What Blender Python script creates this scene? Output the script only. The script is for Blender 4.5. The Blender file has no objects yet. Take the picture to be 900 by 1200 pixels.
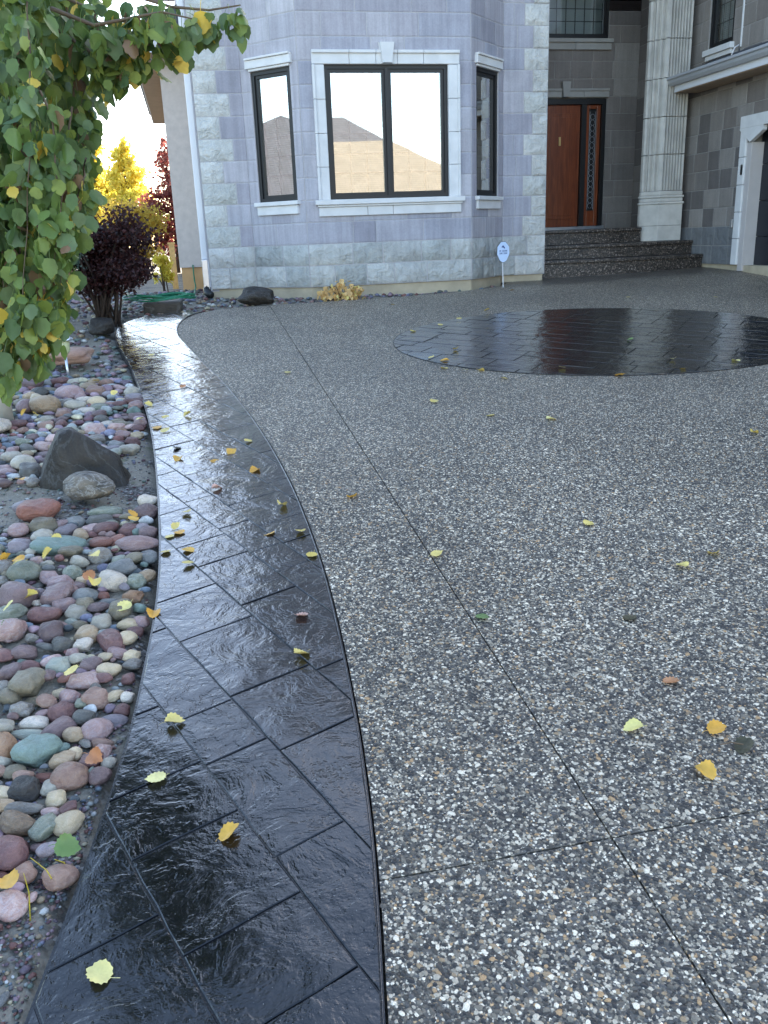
import bpy, math, random
from mathutils import Vector, Matrix, noise
import numpy as np
PI = math.pi
random.seed(11)
rng = np.random.default_rng(5)
S = bpy.context.scene
C = S.collection

# ------------------------------------------------------------------ camera, sky, sun, exposure
cam_data = bpy.data.cameras.new('camera')
cam = bpy.data.objects.new('camera', cam_data)
C.objects.link(cam)
S.camera = cam
cam_data.sensor_fit = 'VERTICAL'
cam_data.sensor_width = 27.0
cam_data.sensor_height = 36.0
cam_data.lens = 1005 / 1200 * 36
cam_data.clip_end = 600
cam_data.clip_start = 0.05
CAMP = Vector((0, 0, 1.5))
_R = Vector((0.97663686, -0.21176845, -0.03653167))      # image right, in world axes
_D = Vector((-0.09886535, -0.29183433, -0.95134555))    # image down
_F = Vector((0.19080378, 0.93273085, -0.30595273))      # view direction
_F.normalize(); _R = (_R - _F * _R.dot(_F)).normalized(); _D = _F.cross(_R)
m = Matrix.Identity(4)
for i in range(3):
    m[i][0] = _R[i]; m[i][1] = -_D[i]; m[i][2] = -_F[i]; m[i][3] = CAMP[i]
cam.matrix_world = m

SUN_AZ, SUN_EL = math.radians(33), math.radians(25)
W = bpy.data.worlds.new('World'); S.world = W; W.use_nodes = True
wn = W.node_tree
bg = wn.nodes['Background']; bg.inputs[1].default_value = 0.15
sky = wn.nodes.new('ShaderNodeTexSky'); sky.sky_type = 'NISHITA'; sky.sun_disc = False
sky.sun_elevation = SUN_EL; sky.sun_rotation = SUN_AZ
sky.air_density = 1.0; sky.dust_density = .9; sky.ozone_density = 0.35
wn.links.new(sky.outputs[0], bg.inputs[0])
sd = bpy.data.lights.new('sun', 'SUN'); sd.energy = 4.5; sd.angle = math.radians(0.5); sd.color = (1, .91, .78)
sun = bpy.data.objects.new('sun', sd); C.objects.link(sun)
sv = Vector((math.sin(SUN_AZ) * math.cos(SUN_EL), math.cos(SUN_AZ) * math.cos(SUN_EL), math.sin(SUN_EL)))
sun.rotation_euler = (-sv).to_track_quat('-Z', 'Y').to_euler()
sun.location = (0, 0, 30)
S.view_settings.view_transform = 'Standard'
S.view_settings.look = 'None'
S.view_settings.exposure = 2.25
S.view_settings.gamma = 1
S.cycles.max_bounces = 8

# ------------------------------------------------------------------ terrain height
WL = [(1.409, -.460), (1.561, -.432), (1.845, -.381), (2.231, -.324), (2.577, -.292), (3.172, -.259), (3.862, -.266), (5.047, -.323),
      (6.041, -.409), (7.478, -.587), (8.481, -.749), (9.05, -.815)]
WR = [(1.221, .215), (1.452, .254), (1.758, .298), (2.225, .345), (2.937, .388), (3.553, .398), (4.301, .380), (5.233, .312),
      (6.357, .177), (7.319, .014), (8.431, -.165), (8.85, -.20)]
def interp(tab, y):
    if y <= tab[0][0]: return tab[0][1] + (y - tab[0][0]) * (tab[1][1] - tab[0][1]) / (tab[1][0] - tab[0][0])
    for (a, u), (b, v) in zip(tab, tab[1:]):
        if y <= b: return u + (v - u) * (y - a) / (b - a)
    return tab[-1][1]
def gz(y, x=.5):
    """the drive climbs 4 degrees towards the house; the walkway and the bed drain to the left"""
    if y < 9.5: z = .076 * y
    elif y > 13.3: z = .866
    else:
        t = y - 9.5; z = .722 + .076 * t - .01 * t * t
    if y < -3: z = -.228 + (y + 3) * .02
    if x > 5 and y > 8: z += .022 * min(x - 5, 4) * min(1, (y - 8) / 3)
    if x < .5 and y < 10.6: z -= min(max(interp(WR, y) - x, 0), .7) * .05 * min(1, (10.6 - y) / 1.5)
    return z

def project(p):
    v = Vector(p) - CAMP
    d = v.dot(_F)
    if d < .1: return None
    return 450 + 1005 * v.dot(_R) / d, 600 + 1005 * v.dot(_D) / d, d

# ------------------------------------------------------------------ materials
MATS = {}
class NT:
    def __init__(s, name):
        s.m = bpy.data.materials.new(name); s.m.use_nodes = True
        s.t = s.m.node_tree; s.b = s.t.nodes['Principled BSDF']; s.out = s.t.nodes['Material Output']
        MATS[name] = s.m
    def n(s, typ, **k):
        nd = s.t.nodes.new('ShaderNode' + typ)
        for a, v in k.items():
            if a.startswith('_'): setattr(nd, a[1:], v)
        for a, v in k.items():
            if not a.startswith('_'):
                key = int(a[1:]) if a[0] == 'i' and a[1:].isdigit() else a.replace('__', ' ')
                s.set(nd, key, v)
        return nd
    def set(s, nd, key, v):
        if isinstance(v, bpy.types.NodeSocket): s.t.links.new(v, nd.inputs[key])
        elif isinstance(v, bpy.types.Node): s.t.links.new(v.outputs[0], nd.inputs[key])
        else:
            if isinstance(v, tuple) and len(v) == 3 and nd.inputs[key].type == 'RGBA': v = v + (1,)
            nd.inputs[key].default_value = v
    def coord(s, which='Object', scale=(1, 1, 1), rot=(0, 0, 0), loc=(0, 0, 0)):
        tc = s.n('TexCoord'); mp = s.n('Mapping')
        s.t.links.new(tc.outputs[which], mp.inputs[0])
        mp.inputs['Scale'].default_value = scale; mp.inputs['Rotation'].default_value = rot; mp.inputs['Location'].default_value = loc
        return mp.outputs[0]
    def pos(s, scale=(1, 1, 1)):
        g = s.n('NewGeometry'); mp = s.n('Mapping'); s.t.links.new(g.outputs['Position'], mp.inputs[0])
        mp.inputs['Scale'].default_value = scale
        return mp.outputs[0]
    def noise(s, vec, scale, detail=4, rough=.55, dist=0):
        return s.n('TexNoise', Vector=vec, Scale=scale, Detail=detail, Roughness=rough, Distortion=dist)
    def ramp(s, fac, stops, interp='LINEAR'):
        r = s.n('ValToRGB', Fac=fac); cr = r.color_ramp; cr.interpolation = interp
        while len(cr.elements) < len(stops): cr.elements.new(.5)
        for e, (p, c) in zip(cr.elements, stops):
            e.position = p; e.color = (c, c, c, 1) if isinstance(c, (int, float)) else tuple(c) + (1,)
        return r.outputs[0]
    def mix(s, fac, a, b, mode='MIX'):
        x = s.n('MixRGB', _blend_type=mode, Fac=fac)
        s.set(x, 'Color1', a); s.set(x, 'Color2', b)
        return x.outputs[0]
    def math(s, op, a, b=0.0, clamp=False):
        x = s.n('Math', _operation=op, i0=a, i1=b); x.use_clamp = clamp
        return x.outputs[0]
    def bump(s, h, strength=.5, dist=.01, normal=None):
        b = s.n('Bump', Height=h, Strength=strength, Distance=dist)
        if normal: s.set(b, 'Normal', normal)
        return b.outputs[0]
    def fin(s, color, rough=.6, normal=None, metal=0, spec=None, coat=None):
        s.set(s.b, 'Base Color', color); s.set(s.b, 'Roughness', rough); s.set(s.b, 'Metallic', metal)
        if normal: s.set(s.b, 'Normal', normal)
        if spec is not None: s.set(s.b, 'Specular IOR Level', spec)
        if coat: s.set(s.b, 'Coat Weight', coat[0]); s.set(s.b, 'Coat Roughness', coat[1])
        return s.m

def plain(name, col, rough=.6, var=.15, scale=8, bump=0, metal=0, spec=None, coat=None, detail=5, dist=.004):
    t = NT(name); v = t.pos()
    nz = t.noise(v, scale, detail)
    c = t.mix(1, t.ramp(nz.outputs[0], [(.3, 1 - var), (.7, 1 + var * .6)]), tuple(col), 'MULTIPLY')
    nm = t.bump(t.noise(v, scale * 6, 3), bump, dist) if bump else None
    return t.fin(c, rough, nm, metal, spec, coat)

def m_stone(name, cols, rough=.75, streak=.13, bump=.25, lum=.13, rocky=0):
    t = NT(name); oi = t.n('ObjectInfo'); r = oi.outputs['Random']
    base = t.ramp(r, [(i / max(1, len(cols) - 1), c) for i, c in enumerate(cols)])
    v = t.pos()
    big = t.noise(v, 3.5, 6, .6)
    fine = t.noise(v, 60, 3, .6)
    st = t.noise(t.pos((14, 14, .7)), 1.6, 4, .6)
    c = t.mix(1, base, t.ramp(big.outputs[0], [(.3, 1 - lum), (.7, 1 + lum * .5)]), 'MULTIPLY')
    c = t.mix(1, c, t.ramp(fine.outputs[0], [(.3, .92), (.7, 1.06)]), 'MULTIPLY')
    c = t.mix(1, c, t.ramp(st.outputs[0], [(.35, 1 - streak), (.6, 1.04)]), 'MULTIPLY')
    h = t.math('ADD', t.math('MULTIPLY', big.outputs[0], 1.5), t.math('MULTIPLY', fine.outputs[0], .3))
    nm = t.bump(h, bump, .012)
    if rocky:
        rk = t.noise(v, 8, 6, .6, .5)
        nm = t.bump(rk.outputs[0], 1.0, rocky, nm)
        c = t.mix(1, c, t.ramp(rk.outputs[0], [(.3, .90), (.55, 1.04)]), 'MULTIPLY')
    return t.fin(c, rough, nm, spec=.35)

m_stone('smooth_stone', [(.31, .30, .345), (.40, .38, .415), (.45, .43, .46), (.33, .33, .385), (.50, .48, .505)], streak=.13)
m_stone('rock_stone', [(.56, .55, .52), (.62, .61, .58), (.51, .51, .48)], streak=.05, bump=.5, lum=.15, rocky=.07)
m_stone('base_stone', [(.38, .39, .37), (.46, .46, .44), (.53, .53, .50), (.43, .44, .42)], streak=.10, bump=.5, lum=.18, rocky=.06)
m_stone('dark_stone', [(.185, .160, .145), (.235, .21, .19), (.29, .262, .238), (.14, .125, .118)], streak=.08)
m_stone('dark_base_stone', [(.21, .21, .21), (.17, .175, .18)], streak=.08, bump=.8, rocky=.03)
plain('mortar', (.42, .40, .40), .9, .1, 20, .3)
plain('dark_mortar', (.30, .285, .265), .9, .1, 20, .3)
plain('cast_trim', (.66, .65, .64), .7, .1, 6, .15)
plain('entry_trim', (.33, .315, .29), .7, .12, 6, .15)
plain('column_stone', (.50, .475, .43), .75, .2, 5, .15)
plain('concrete_foundation', (.44, .37, .26), .85, .2, 5, .3)
plain('wing_foundation', (.62, .36, .16), .8, .12, 5, .1)
plain('black_frame', (.006, .006, .007), .45, .1, 10)
plain('stucco', (.58, .50, .44), .9, .1, 12, .8, dist=.004)
plain('fascia_paint', (.68, .68, .70), .5, .05, 3)
plain('gutter_paint', (.40, .41, .43), .4, .06, 3)
plain('soffit', (.36, .25, .16), .7, .1, 5)
plain('garage_jamb', (.50, .46, .44), .6, .08, 4)
plain('garage_door_paint', (.012, .014, .02), .4, .1, 3)
plain('galvanised', (.62, .64, .68), .3, .1, 10, metal=.8)
plain('black_plastic', (.015, .015, .015), .4, .1, 10)
plain('brass', (.75, .55, .25), .3, .1, 10, metal=.9)
plain('hose_rubber', (.015, .20, .10), .35, .2, 20)
plain('sign_face', (.50, .62, .82), .4, .06, 8)
plain('sign_print', (.03, .06, .20), .5, .1, 8)
plain('lamp_glass', (.60, .62, .35), .2, .2, 30)
plain('room_wall', (.35, .38, .38), .8, .1, 2)
plain('blind', (.42, .44, .43), .6, .05, 2)

def m_wood():
    t = NT('door_wood'); v = t.pos((9, 9, .8))
    n1 = t.noise(v, 3, 6, .6, .6)
    c = t.ramp(n1.outputs[0], [(.25, (.085, .018, .007)), (.5, (.18, .040, .012)), (.75, (.27, .072, .024))])
    return t.fin(c, .32, t.bump(n1, .1, .002), spec=.6)
m_wood()

def m_shingle(name, c1, c2):
    t = NT(name); v = t.pos((1, 1, 1.4))
    b = t.n('TexBrick', Vector=v, Scale=1.0, Color1=c1, Color2=c2, Mortar=tuple(x * .5 for x in c1))
    b.inputs['Brick Width'].default_value = .3; b.inputs['Row Height'].default_value = .14; b.inputs['Mortar Size'].default_value = .006
    n1 = t.noise(t.pos(), 40, 3)
    return t.fin(t.mix(1, b.outputs[0], t.ramp(n1.outputs[0], [(.3, .8), (.7, 1.15)]), 'MULTIPLY'), .9, t.bump(n1, .4, .01))
m_shingle('dark_shingles', (.05, .05, .06), (.075, .075, .085))
m_shingle('tan_shingles', (.20, .175, .13), (.24, .21, .16))
m_shingle('grey_shingles', (.08, .08, .085), (.10, .10, .11))
plain('cream_stucco', (.42, .35, .26), .8, .06, 4, .2)

def m_upper():
    t = NT('upper_stone'); v = t.n('NewGeometry').outputs['Position']
    sx = t.n('SeparateXYZ', Vector=v)
    cb = t.n('CombineXYZ', X=t.math('ADD', sx.outputs[0], t.math('MULTIPLY', sx.outputs[1], .7)), Y=sx.outputs[2])
    b = t.n('TexBrick', Vector=cb, Scale=1.0, Color1=(.36, .35, .40), Color2=(.44, .42, .46), Mortar=(.3, .29, .3))
    b.inputs['Brick Width'].default_value = .5; b.inputs['Row Height'].default_value = .254; b.inputs['Mortar Size'].default_value = .004
    return t.fin(b.outputs[0], .8)
m_upper()

PEB = [(0, (.030, .030, .032)), (.18, (.055, .052, .050)), (.33, (.105, .10, .094)), (.45, (.18, .17, .155)), (.55, (.28, .265, .24)),
       (.62, (.085, .088, .098)), (.70, (.42, .40, .37)), (.78, (.52, .50, .465)), (.85, (.30, .235, .165)), (.90, (.74, .72, .68)), (.965, (.40, .28, .17))]
def m_pebble_geo():
    t = NT('aggregate_pebble'); g = t.n('NewGeometry')
    c = t.ramp(g.outputs['Random Per Island'], PEB, 'CONSTANT')
    n1 = t.noise(t.pos(), 350, 2)
    c = t.mix(1, c, t.ramp(n1.outputs[0], [(.3, .75), (.7, 1.2)]), 'MULTIPLY')
    c = t.mix(1, c, (1.12, .96, .76), 'MULTIPLY')
    big = t.noise(t.pos(), .9, 6, .62)
    c = t.mix(1, c, t.ramp(big.outputs[0], [(.32, .80), (.62, 1.10)]), 'MULTIPLY')
    return t.fin(c, .36, spec=.45)
m_pebble_geo()

def m_aggregate(name, wet=True):
    t = NT(name); v = t.pos()
    wv = t.n('MixRGB', _blend_type='ADD', Fac=.004, Color1=v, Color2=t.noise(v, 120, 2).outputs[1]).outputs[0]
    vo = t.n('TexVoronoi', Vector=wv, Scale=125.0); vo.inputs['Randomness'].default_value = 1
    sep = t.n('SeparateColor', Color=vo.outputs['Color'])
    c = t.ramp(sep.outputs[0], PEB, 'CONSTANT')
    d = vo.outputs['Distance']
    c = t.mix(1, c, (1.85, 1.60, 1.27), 'MULTIPLY')
    edge = t.ramp(d, [(.36, 1.0), (.70, 0.0)])
    c = t.mix(edge, (.095, .082, .066), c)
    big = t.noise(v, .9, 6, .62)
    c = t.mix(1, c, t.ramp(big.outputs[0], [(.32, .80), (.62, 1.10)]), 'MULTIPLY')
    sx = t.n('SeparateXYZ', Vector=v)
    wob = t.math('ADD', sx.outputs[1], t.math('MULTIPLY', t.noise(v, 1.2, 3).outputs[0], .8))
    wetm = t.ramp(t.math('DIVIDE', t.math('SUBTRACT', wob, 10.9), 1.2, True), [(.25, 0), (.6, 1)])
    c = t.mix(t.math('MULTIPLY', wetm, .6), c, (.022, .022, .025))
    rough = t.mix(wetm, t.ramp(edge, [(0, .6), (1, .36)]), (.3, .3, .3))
    h = t.ramp(d, [(0, 1), (.35, .75), (.6, 0)])
    return t.fin(c, rough, t.bump(h, .75, .006), spec=.5)
m_aggregate('exposed_aggregate')

def m_step():
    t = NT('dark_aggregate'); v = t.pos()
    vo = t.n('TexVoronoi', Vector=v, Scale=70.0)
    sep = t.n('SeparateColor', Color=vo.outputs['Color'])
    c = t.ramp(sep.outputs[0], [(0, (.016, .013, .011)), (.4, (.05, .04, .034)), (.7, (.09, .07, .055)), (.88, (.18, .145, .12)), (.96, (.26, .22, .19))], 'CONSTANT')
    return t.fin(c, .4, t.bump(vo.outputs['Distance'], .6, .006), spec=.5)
m_step()

def m_slate(name, col, scale=1.0):
    t = NT(name); v = t.pos()
    oi = t.n('ObjectInfo')
    off = t.n('MixRGB', _blend_type='ADD', Fac=1.0, Color1=v, Color2=t.n('CombineXYZ', Z=t.math('MULTIPLY', oi.outputs['Random'], 9)).outputs[0]).outputs[0]
    n1 = t.noise(off, 3.2 * scale, 3, .5, .3)
    st = t.ramp(t.noise(off, 6.5 * scale, 5, .62, .4).outputs[0], [(.30, 0), (.39, .16), (.425, .36), (.48, .44), (.52, .66), (.58, .74), (.63, .95), (.75, 1)])
    fine = t.noise(off, 110, 4, .65)
    rid = t.noise(off, 26, 7, .68, .3)
    h = t.math('ADD', t.math('MULTIPLY', n1.outputs[0], 1.5), t.math('ADD', t.math('MULTIPLY', st, .50), t.math('ADD', t.math('MULTIPLY', fine.outputs[0], .035), t.math('MULTIPLY', rid.outputs[0], .17))))
    pud = t.ramp(t.noise(v, 2.2, 6, .65).outputs[0], [(.38, .04), (.52, .08), (.68, .19)])
    rough = t.math('ADD', pud, t.math('MULTIPLY', fine.outputs[0], .04))
    c = t.mix(t.ramp(rid.outputs[0], [(.35, 0), (.7, 1)]), tuple(x * .6 for x in col), tuple(x * 1.6 for x in col))
    dust = t.ramp(t.noise(v, 240, 2, .5).outputs[0], [(.70, 0), (.74, 1)])
    c = t.mix(t.math('MULTIPLY', dust, .5), c, (.3, .29, .26))
    dry = t.ramp(t.noise(v, 1.7, 5, .6).outputs[0], [(.58, 0), (.76, .22)])
    c = t.mix(dry, c, (.05, .05, .05))
    nm = t.bump(h, .62, .012)
    t.set(t.b, 'Coat Normal', t.bump(h, .40, .013))
    t.set(t.b, 'Coat IOR', 1.45)
    return t.fin(c, rough, nm, spec=.28, coat=(.9, .04))
m_slate('wet_slate_stamp', (.005, .0052, .006))
m_slate('wet_circle_stamp', (.009, .009, .010))
plain('joint_dark', (.008, .008, .009), .25, .2, 20, .3)
plain('groove', (.012, .012, .012), .8, .2, 20)

def m_soil():
    t = NT('gravelly_soil'); v = t.pos()
    vo = t.n('TexVoronoi', Vector=v, Scale=75.0)
    sep = t.n('SeparateColor', Color=vo.outputs['Color'])
    gc = t.ramp(sep.outputs[0], [(0, (.05, .045, .04)), (.45, (.12, .11, .10)), (.7, (.20, .185, .17)), (.88, (.34, .32, .30)), (.95, (.15, .10, .08))], 'CONSTANT')
    n1 = t.noise(v, 3.5, 6, .62)
    mask = t.ramp(n1.outputs[0], [(.48, 0), (.60, 1)])
    dirt = t.mix(t.noise(v, 60, 4).outputs[0], (.13, .108, .080), (.36, .32, .25))
    c = t.mix(mask, dirt, gc)
    moss = t.ramp(t.noise(v, 5.1, 5, .6).outputs[0], [(.62, 0), (.68, .5)])
    c = t.mix(moss, c, (.12, .13, .035))
    h = t.math('ADD', t.math('MULTIPLY', vo.outputs['Distance'], -.5), n1.outputs[0])
    return t.fin(c, .85, t.bump(h, .8, .012))
m_soil()

def m_rock(name, c1, c2=None, vein=None, amt=.5, rough=.42):
    c2 = c2 or tuple(x * 1.35 for x in c1)
    ds = lambda c: tuple((x * .85 + sum(c) / 3 * .15) * k_ for x, k_ in zip(c, (1.20, 1.02, .84)))
    c1 = ds(c1); c2 = ds(c2)
    t = NT(name); oi = t.n('ObjectInfo')
    v = t.coord('Object'); lo = t.n('CombineXYZ', X=t.math('MULTIPLY', oi.outputs['Random'], 17), Y=t.math('MULTIPLY', oi.outputs['Random'], 5)).outputs[0]
    v = t.n('MixRGB', _blend_type='ADD', Fac=1.0, Color1=v, Color2=lo).outputs[0]
    n1 = t.noise(v, 1.6, 6, .6, .4); n2 = t.noise(v, 22, 3, .6)
    c = t.mix(t.ramp(n1.outputs[0], [(.35, 0), (.65, 1)]), c1, c2)
    c = t.mix(1, c, t.ramp(n2.outputs[0], [(.3, .8), (.7, 1.15)]), 'MULTIPLY')
    if vein:
        nv = t.noise(v, 1.1, 5, .6, 1.5)
        c = t.mix(t.ramp(nv.outputs[0], [(.47, 0), (.5, amt), (.53, 0)]), c, vein)
    val = t.ramp(oi.outputs['Random'], [(0, .78), (1, 1.2)])
    c = t.mix(1, c, val, 'MULTIPLY')
    return t.fin(c, rough, t.bump(n1, .35, .15), spec=.4)
ROCKCOL = dict(
    teal=((.17, .28, .28), None, (.3, .4, .38)), brick=((.20, .09, .075), None, None), olive=((.15, .145, .11), (.24, .23, .18), None),
    mauve=((.24, .165, .19), (.33, .24, .26), (.4, .33, .34)), lavender=((.19, .185, .25), (.26, .25, .32), None), tan=((.33, .25, .16), (.42, .35, .26), None),
    slate=((.07, .08, .085), (.13, .14, .145), None), maroon=((.12, .06, .07), (.19, .105, .11), None), purple=((.13, .095, .115), (.20, .15, .17), None),
    gray=((.16, .16, .16), (.26, .26, .25), (.4, .4, .4)), bluegray=((.14, .17, .20), (.22, .25, .28), None), paleteal=((.22, .29, .28), (.32, .37, .35), None),
    greengray=((.13, .17, .14), (.25, .29, .25), (.35, .38, .33)), white=((.50, .49, .46), (.64, .62, .60), (.2, .2, .2)), rust=((.26, .15, .09), (.38, .24, .14), None),
    pale=((.30, .31, .29), (.42, .43, .40), None), cream=((.48, .42, .28), (.58, .52, .40), None), pink=((.36, .24, .26), (.50, .38, .39), (.6, .55, .55)),
    rosebrown=((.24, .15, .13), (.34, .24, .21), None), black=((.02, .02, .022), (.045, .045, .045), None), brown=((.13, .10, .075), (.26, .21, .16), (.35, .2, .1)))
for k, (a, b, v) in ROCKCOL.items(): m_rock('rock_' + k, a, b, v)
m_rock('rock_streaked', (.05, .05, .048), (.17, .16, .14), (.45, .43, .40), .45)
m_rock('boulder_black', (.016, .015, .014), (.038, .035, .032), (.13, .13, .125), .35, .55)

def m_leaf(name, c1, c2, trans=.35, rough=.45):
    t = NT(name); oi = t.n('ObjectInfo'); g = t.n('NewGeometry')
    r = t.math('FRACT', t.math('ADD', oi.outputs['Random'], g.outputs['Random Per Island']))
    n1 = t.noise(t.pos(), 25, 3)
    c = t.mix(r, c1, c2); c = t.mix(1, c, t.ramp(n1.outputs[0], [(.3, .8), (.7, 1.15)]), 'MULTIPLY')
    t.fin(c, rough, t.bump(t.noise(t.pos(), 90, 2), .25, .002), spec=.4)
    tr = t.n('BsdfTranslucent', Color=t.mix(.5, c, t.mix(r, tuple(x * 1.8 for x in c1), tuple(x * 1.8 for x in c2))))
    mx = t.n('MixShader', Fac=trans); t.set(mx, 1, t.b); t.set(mx, 2, tr)
    t.t.links.new(mx.outputs[0], t.out.inputs[0])
m_leaf('leaf_green', (.085, .145, .035), (.17, .24, .06), .28)
m_leaf('leaf_blue_green', (.06, .115, .035), (.15, .21, .085), .25)
m_leaf('leaf_lime', (.20, .26, .05), (.28, .32, .07))
m_leaf('leaf_yellow', (.62, .42, .05), (.75, .55, .12))
m_leaf('leaf_brown', (.16, .09, .05), (.24, .15, .08), .15)
m_leaf('fallen_yellow', (.70, .50, .10), (.80, .62, .20), .1)
m_leaf('fallen_pale', (.78, .66, .22), (.84, .72, .30), .1)
m_leaf('fallen_orange', (.72, .36, .05), (.78, .46, .08), .1)
m_leaf('fallen_rust', (.50, .20, .08), (.56, .27, .12), .1)
m_leaf('fallen_pink', (.60, .33, .25), (.68, .40, .30), .1)
m_leaf('fallen_green', (.13, .21, .06), (.20, .28, .09), .1)
m_leaf('fallen_dark', (.06, .05, .03), (.09, .08, .04), .1)
m_leaf('shrub_purple', (.030, .012, .012), (.075, .024, .022), .3)
m_leaf('shrub_green', (.04, .07, .05), (.07, .11, .075), .2)
m_leaf('tree_yellow', (.55, .48, .06), (.70, .58, .12), .5)
m_leaf('tree_red', (.20, .05, .04), (.32, .10, .08), .4)
m_leaf('shrub_gold', (.42, .34, .06), (.60, .42, .08), .5)
m_leaf('plant_gold', (.62, .38, .14), (.78, .55, .24), .25)
plain('aspen_bark', (.50, .47, .40), .7, .35, 6, .4)
plain('twig', (.13, .085, .05), .7, .25, 20)
plain('dark_stem', (.06, .04, .03), .8, .2, 20)

def m_glass(name, refl, tint=(.9, .95, .95)):
    t = NT(name)
    t.t.nodes.remove(t.b)
    tr = t.n('BsdfTransparent', Color=tint); gl = t.n('BsdfGlossy', Roughness=.012, Color=(1, 1, 1))
    wav = t.noise(t.pos(), 1.3, 1)
    t.set(gl, 'Normal', t.bump(wav, .05, .02))
    lw = t.n('LayerWeight', Blend=.35)
    f = t.math('ADD', t.math('MULTIPLY', lw.outputs['Fresnel'], .6), refl, True)
    mx = t.n('MixShader', Fac=f); t.set(mx, 1, tr); t.set(mx, 2, gl)
    t.t.links.new(mx.outputs[0], t.out.inputs[0])
m_glass('window_glass', .50)
m_glass('entry_glass', .12)

# ------------------------------------------------------------------ mesh helpers
ORG = {}
def link(o, parent=None, loc=(0, 0, 0)):
    C.objects.link(o); loc = Vector(loc); ORG[o.name] = loc
    if parent is not None:
        o.parent = parent; o.location = loc - ORG[parent.name]
    else: o.location = loc
    return o
def tag(o, label=None, cat=None, group=None, kind=None):
    if label: o['label'] = label
    if cat: o['category'] = cat
    if group: o['group'] = group
    if kind: o['kind'] = kind
    return o
def empty(name, loc, label, cat, group=None):
    o = bpy.data.objects.new(name, None); o.empty_display_size = .1
    link(o, None, loc); return tag(o, label, cat, group)
def place(name, mesh, parent, loc, rot=(0, 0, 0), scale=(1, 1, 1), mat=None):
    o = bpy.data.objects.new(name, mesh); link(o, parent, loc)
    o.rotation_euler = rot; o.scale = scale
    if mat:
        if not mesh.materials: mesh.materials.append(None)
        o.material_slots[0].link = 'OBJECT'; o.material_slots[0].material = MATS[mat]
    return o
class MB:
    def __init__(s): s.v = []; s.f = []
    def add(s, vs, fs):
        k = len(s.v); s.v += [tuple(v) for v in vs]; s.f += [tuple(i + k for i in f) for f in fs]; return s
    def box(s, x0, y0, z0, x1, y1, z1):
        return s.add([(x0, y0, z0), (x1, y0, z0), (x1, y1, z0), (x0, y1, z0), (x0, y0, z1), (x1, y0, z1), (x1, y1, z1), (x0, y1, z1)],
                     [(0, 3, 2, 1), (4, 5, 6, 7), (0, 1, 5, 4), (1, 2, 6, 5), (2, 3, 7, 6), (3, 0, 4, 7)])
    def prism(s, poly, z0, z1):
        n = len(poly); a = [(x, y, z0) for x, y in poly] + [(x, y, z1) for x, y in poly]
        return s.add(a, [tuple(range(n))[::-1], tuple(range(n, 2 * n))] + [(i, (i + 1) % n, n + (i + 1) % n, n + i) for i in range(n)])
    def tube(s, pts, r, n=6, cap=True):
        pts = [Vector(p) for p in pts]; rs = r if isinstance(r, (list, tuple)) else [r] * len(pts)
        vs = []; up = Vector((.31, .17, .93))
        for i, p in enumerate(pts):
            d = (pts[min(i + 1, len(pts) - 1)] - pts[max(i - 1, 0)]).normalized()
            a = d.cross(up)
            if a.length < .05: a = d.cross(Vector((1, 0, 0)))
            a.normalize(); b = d.cross(a)
            for k in range(n):
                t = 2 * PI * k / n; vs.append(p + (a * math.cos(t) + b * math.sin(t)) * rs[i])
        fs = [(i * n + k, i * n + (k + 1) % n, (i + 1) * n + (k + 1) % n, (i + 1) * n + k) for i in range(len(pts) - 1) for k in range(n)]
        if cap: fs += [tuple(range(n))[::-1], tuple(range((len(pts) - 1) * n, len(pts) * n))]
        return s.add(vs, fs)
    def lathe(s, prof, c, n=20):
        vs = [(c[0] + r * math.cos(2 * PI * k / n), c[1] + r * math.sin(2 * PI * k / n), c[2] + z) for r, z in prof for k in range(n)]
        fs = [(i * n + k, i * n + (k + 1) % n, (i + 1) * n + (k + 1) % n, (i + 1) * n + k) for i in range(len(prof) - 1) for k in range(n)]
        return s.add(vs, fs + [tuple(range(n))[::-1], tuple(range((len(prof) - 1) * n, len(prof) * n))])
    def obox(s, P0, d, u0, u1, o0, o1, z0, z1):      # box in a wall's frame: u along wall, o outward
        n = (d[1], -d[0])
        c = [(P0[0] + d[0] * u + n[0] * o, P0[1] + d[1] * u + n[1] * o) for u, o in ((u0, o1), (u1, o1), (u1, o0), (u0, o0))]
        return s.prism(c, z0, z1)
    def mesh(s, name, org=(0, 0, 0), smooth=False):
        me = bpy.data.meshes.new(name)
        me.from_pydata([(x - org[0], y - org[1], z - org[2]) for x, y, z in s.v], [], s.f)
        if smooth: me.polygons.foreach_set('use_smooth', [True] * len(me.polygons))
        me.update(); return me
    def build(s, name, mat, parent=None, loc=None, smooth=False, bevel=0):
        org = Vector(loc) if loc is not None else (ORG[parent.name] if parent is not None else Vector((0, 0, 0)))
        me = s.mesh(name, org, smooth); me.materials.append(MATS[mat])
        o = bpy.data.objects.new(name, me); link(o, parent, org)
        if bevel:
            b = o.modifiers.new('bevel', 'BEVEL'); b.width = bevel; b.segments = 2; b.limit_method = 'ANGLE'
        return o
def np_mesh(name, V, F, mat, parent=None, loc=(0, 0, 0), smooth=True):
    me = bpy.data.meshes.new(name); n = F.shape[1]
    me.vertices.add(len(V)); me.vertices.foreach_set('co', V.astype(np.float32).ravel())
    me.loops.add(F.size); me.loops.foreach_set('vertex_index', F.astype(np.int32).ravel())
    me.polygons.add(len(F)); me.polygons.foreach_set('loop_start', np.arange(0, F.size, n, dtype=np.int32))
    me.polygons.foreach_set('use_smooth', np.full(len(F), smooth))
    me.update(calc_edges=True); me.materials.append(MATS[mat])
    o = bpy.data.objects.new(name, me); link(o, parent, loc)
    return o
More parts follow.
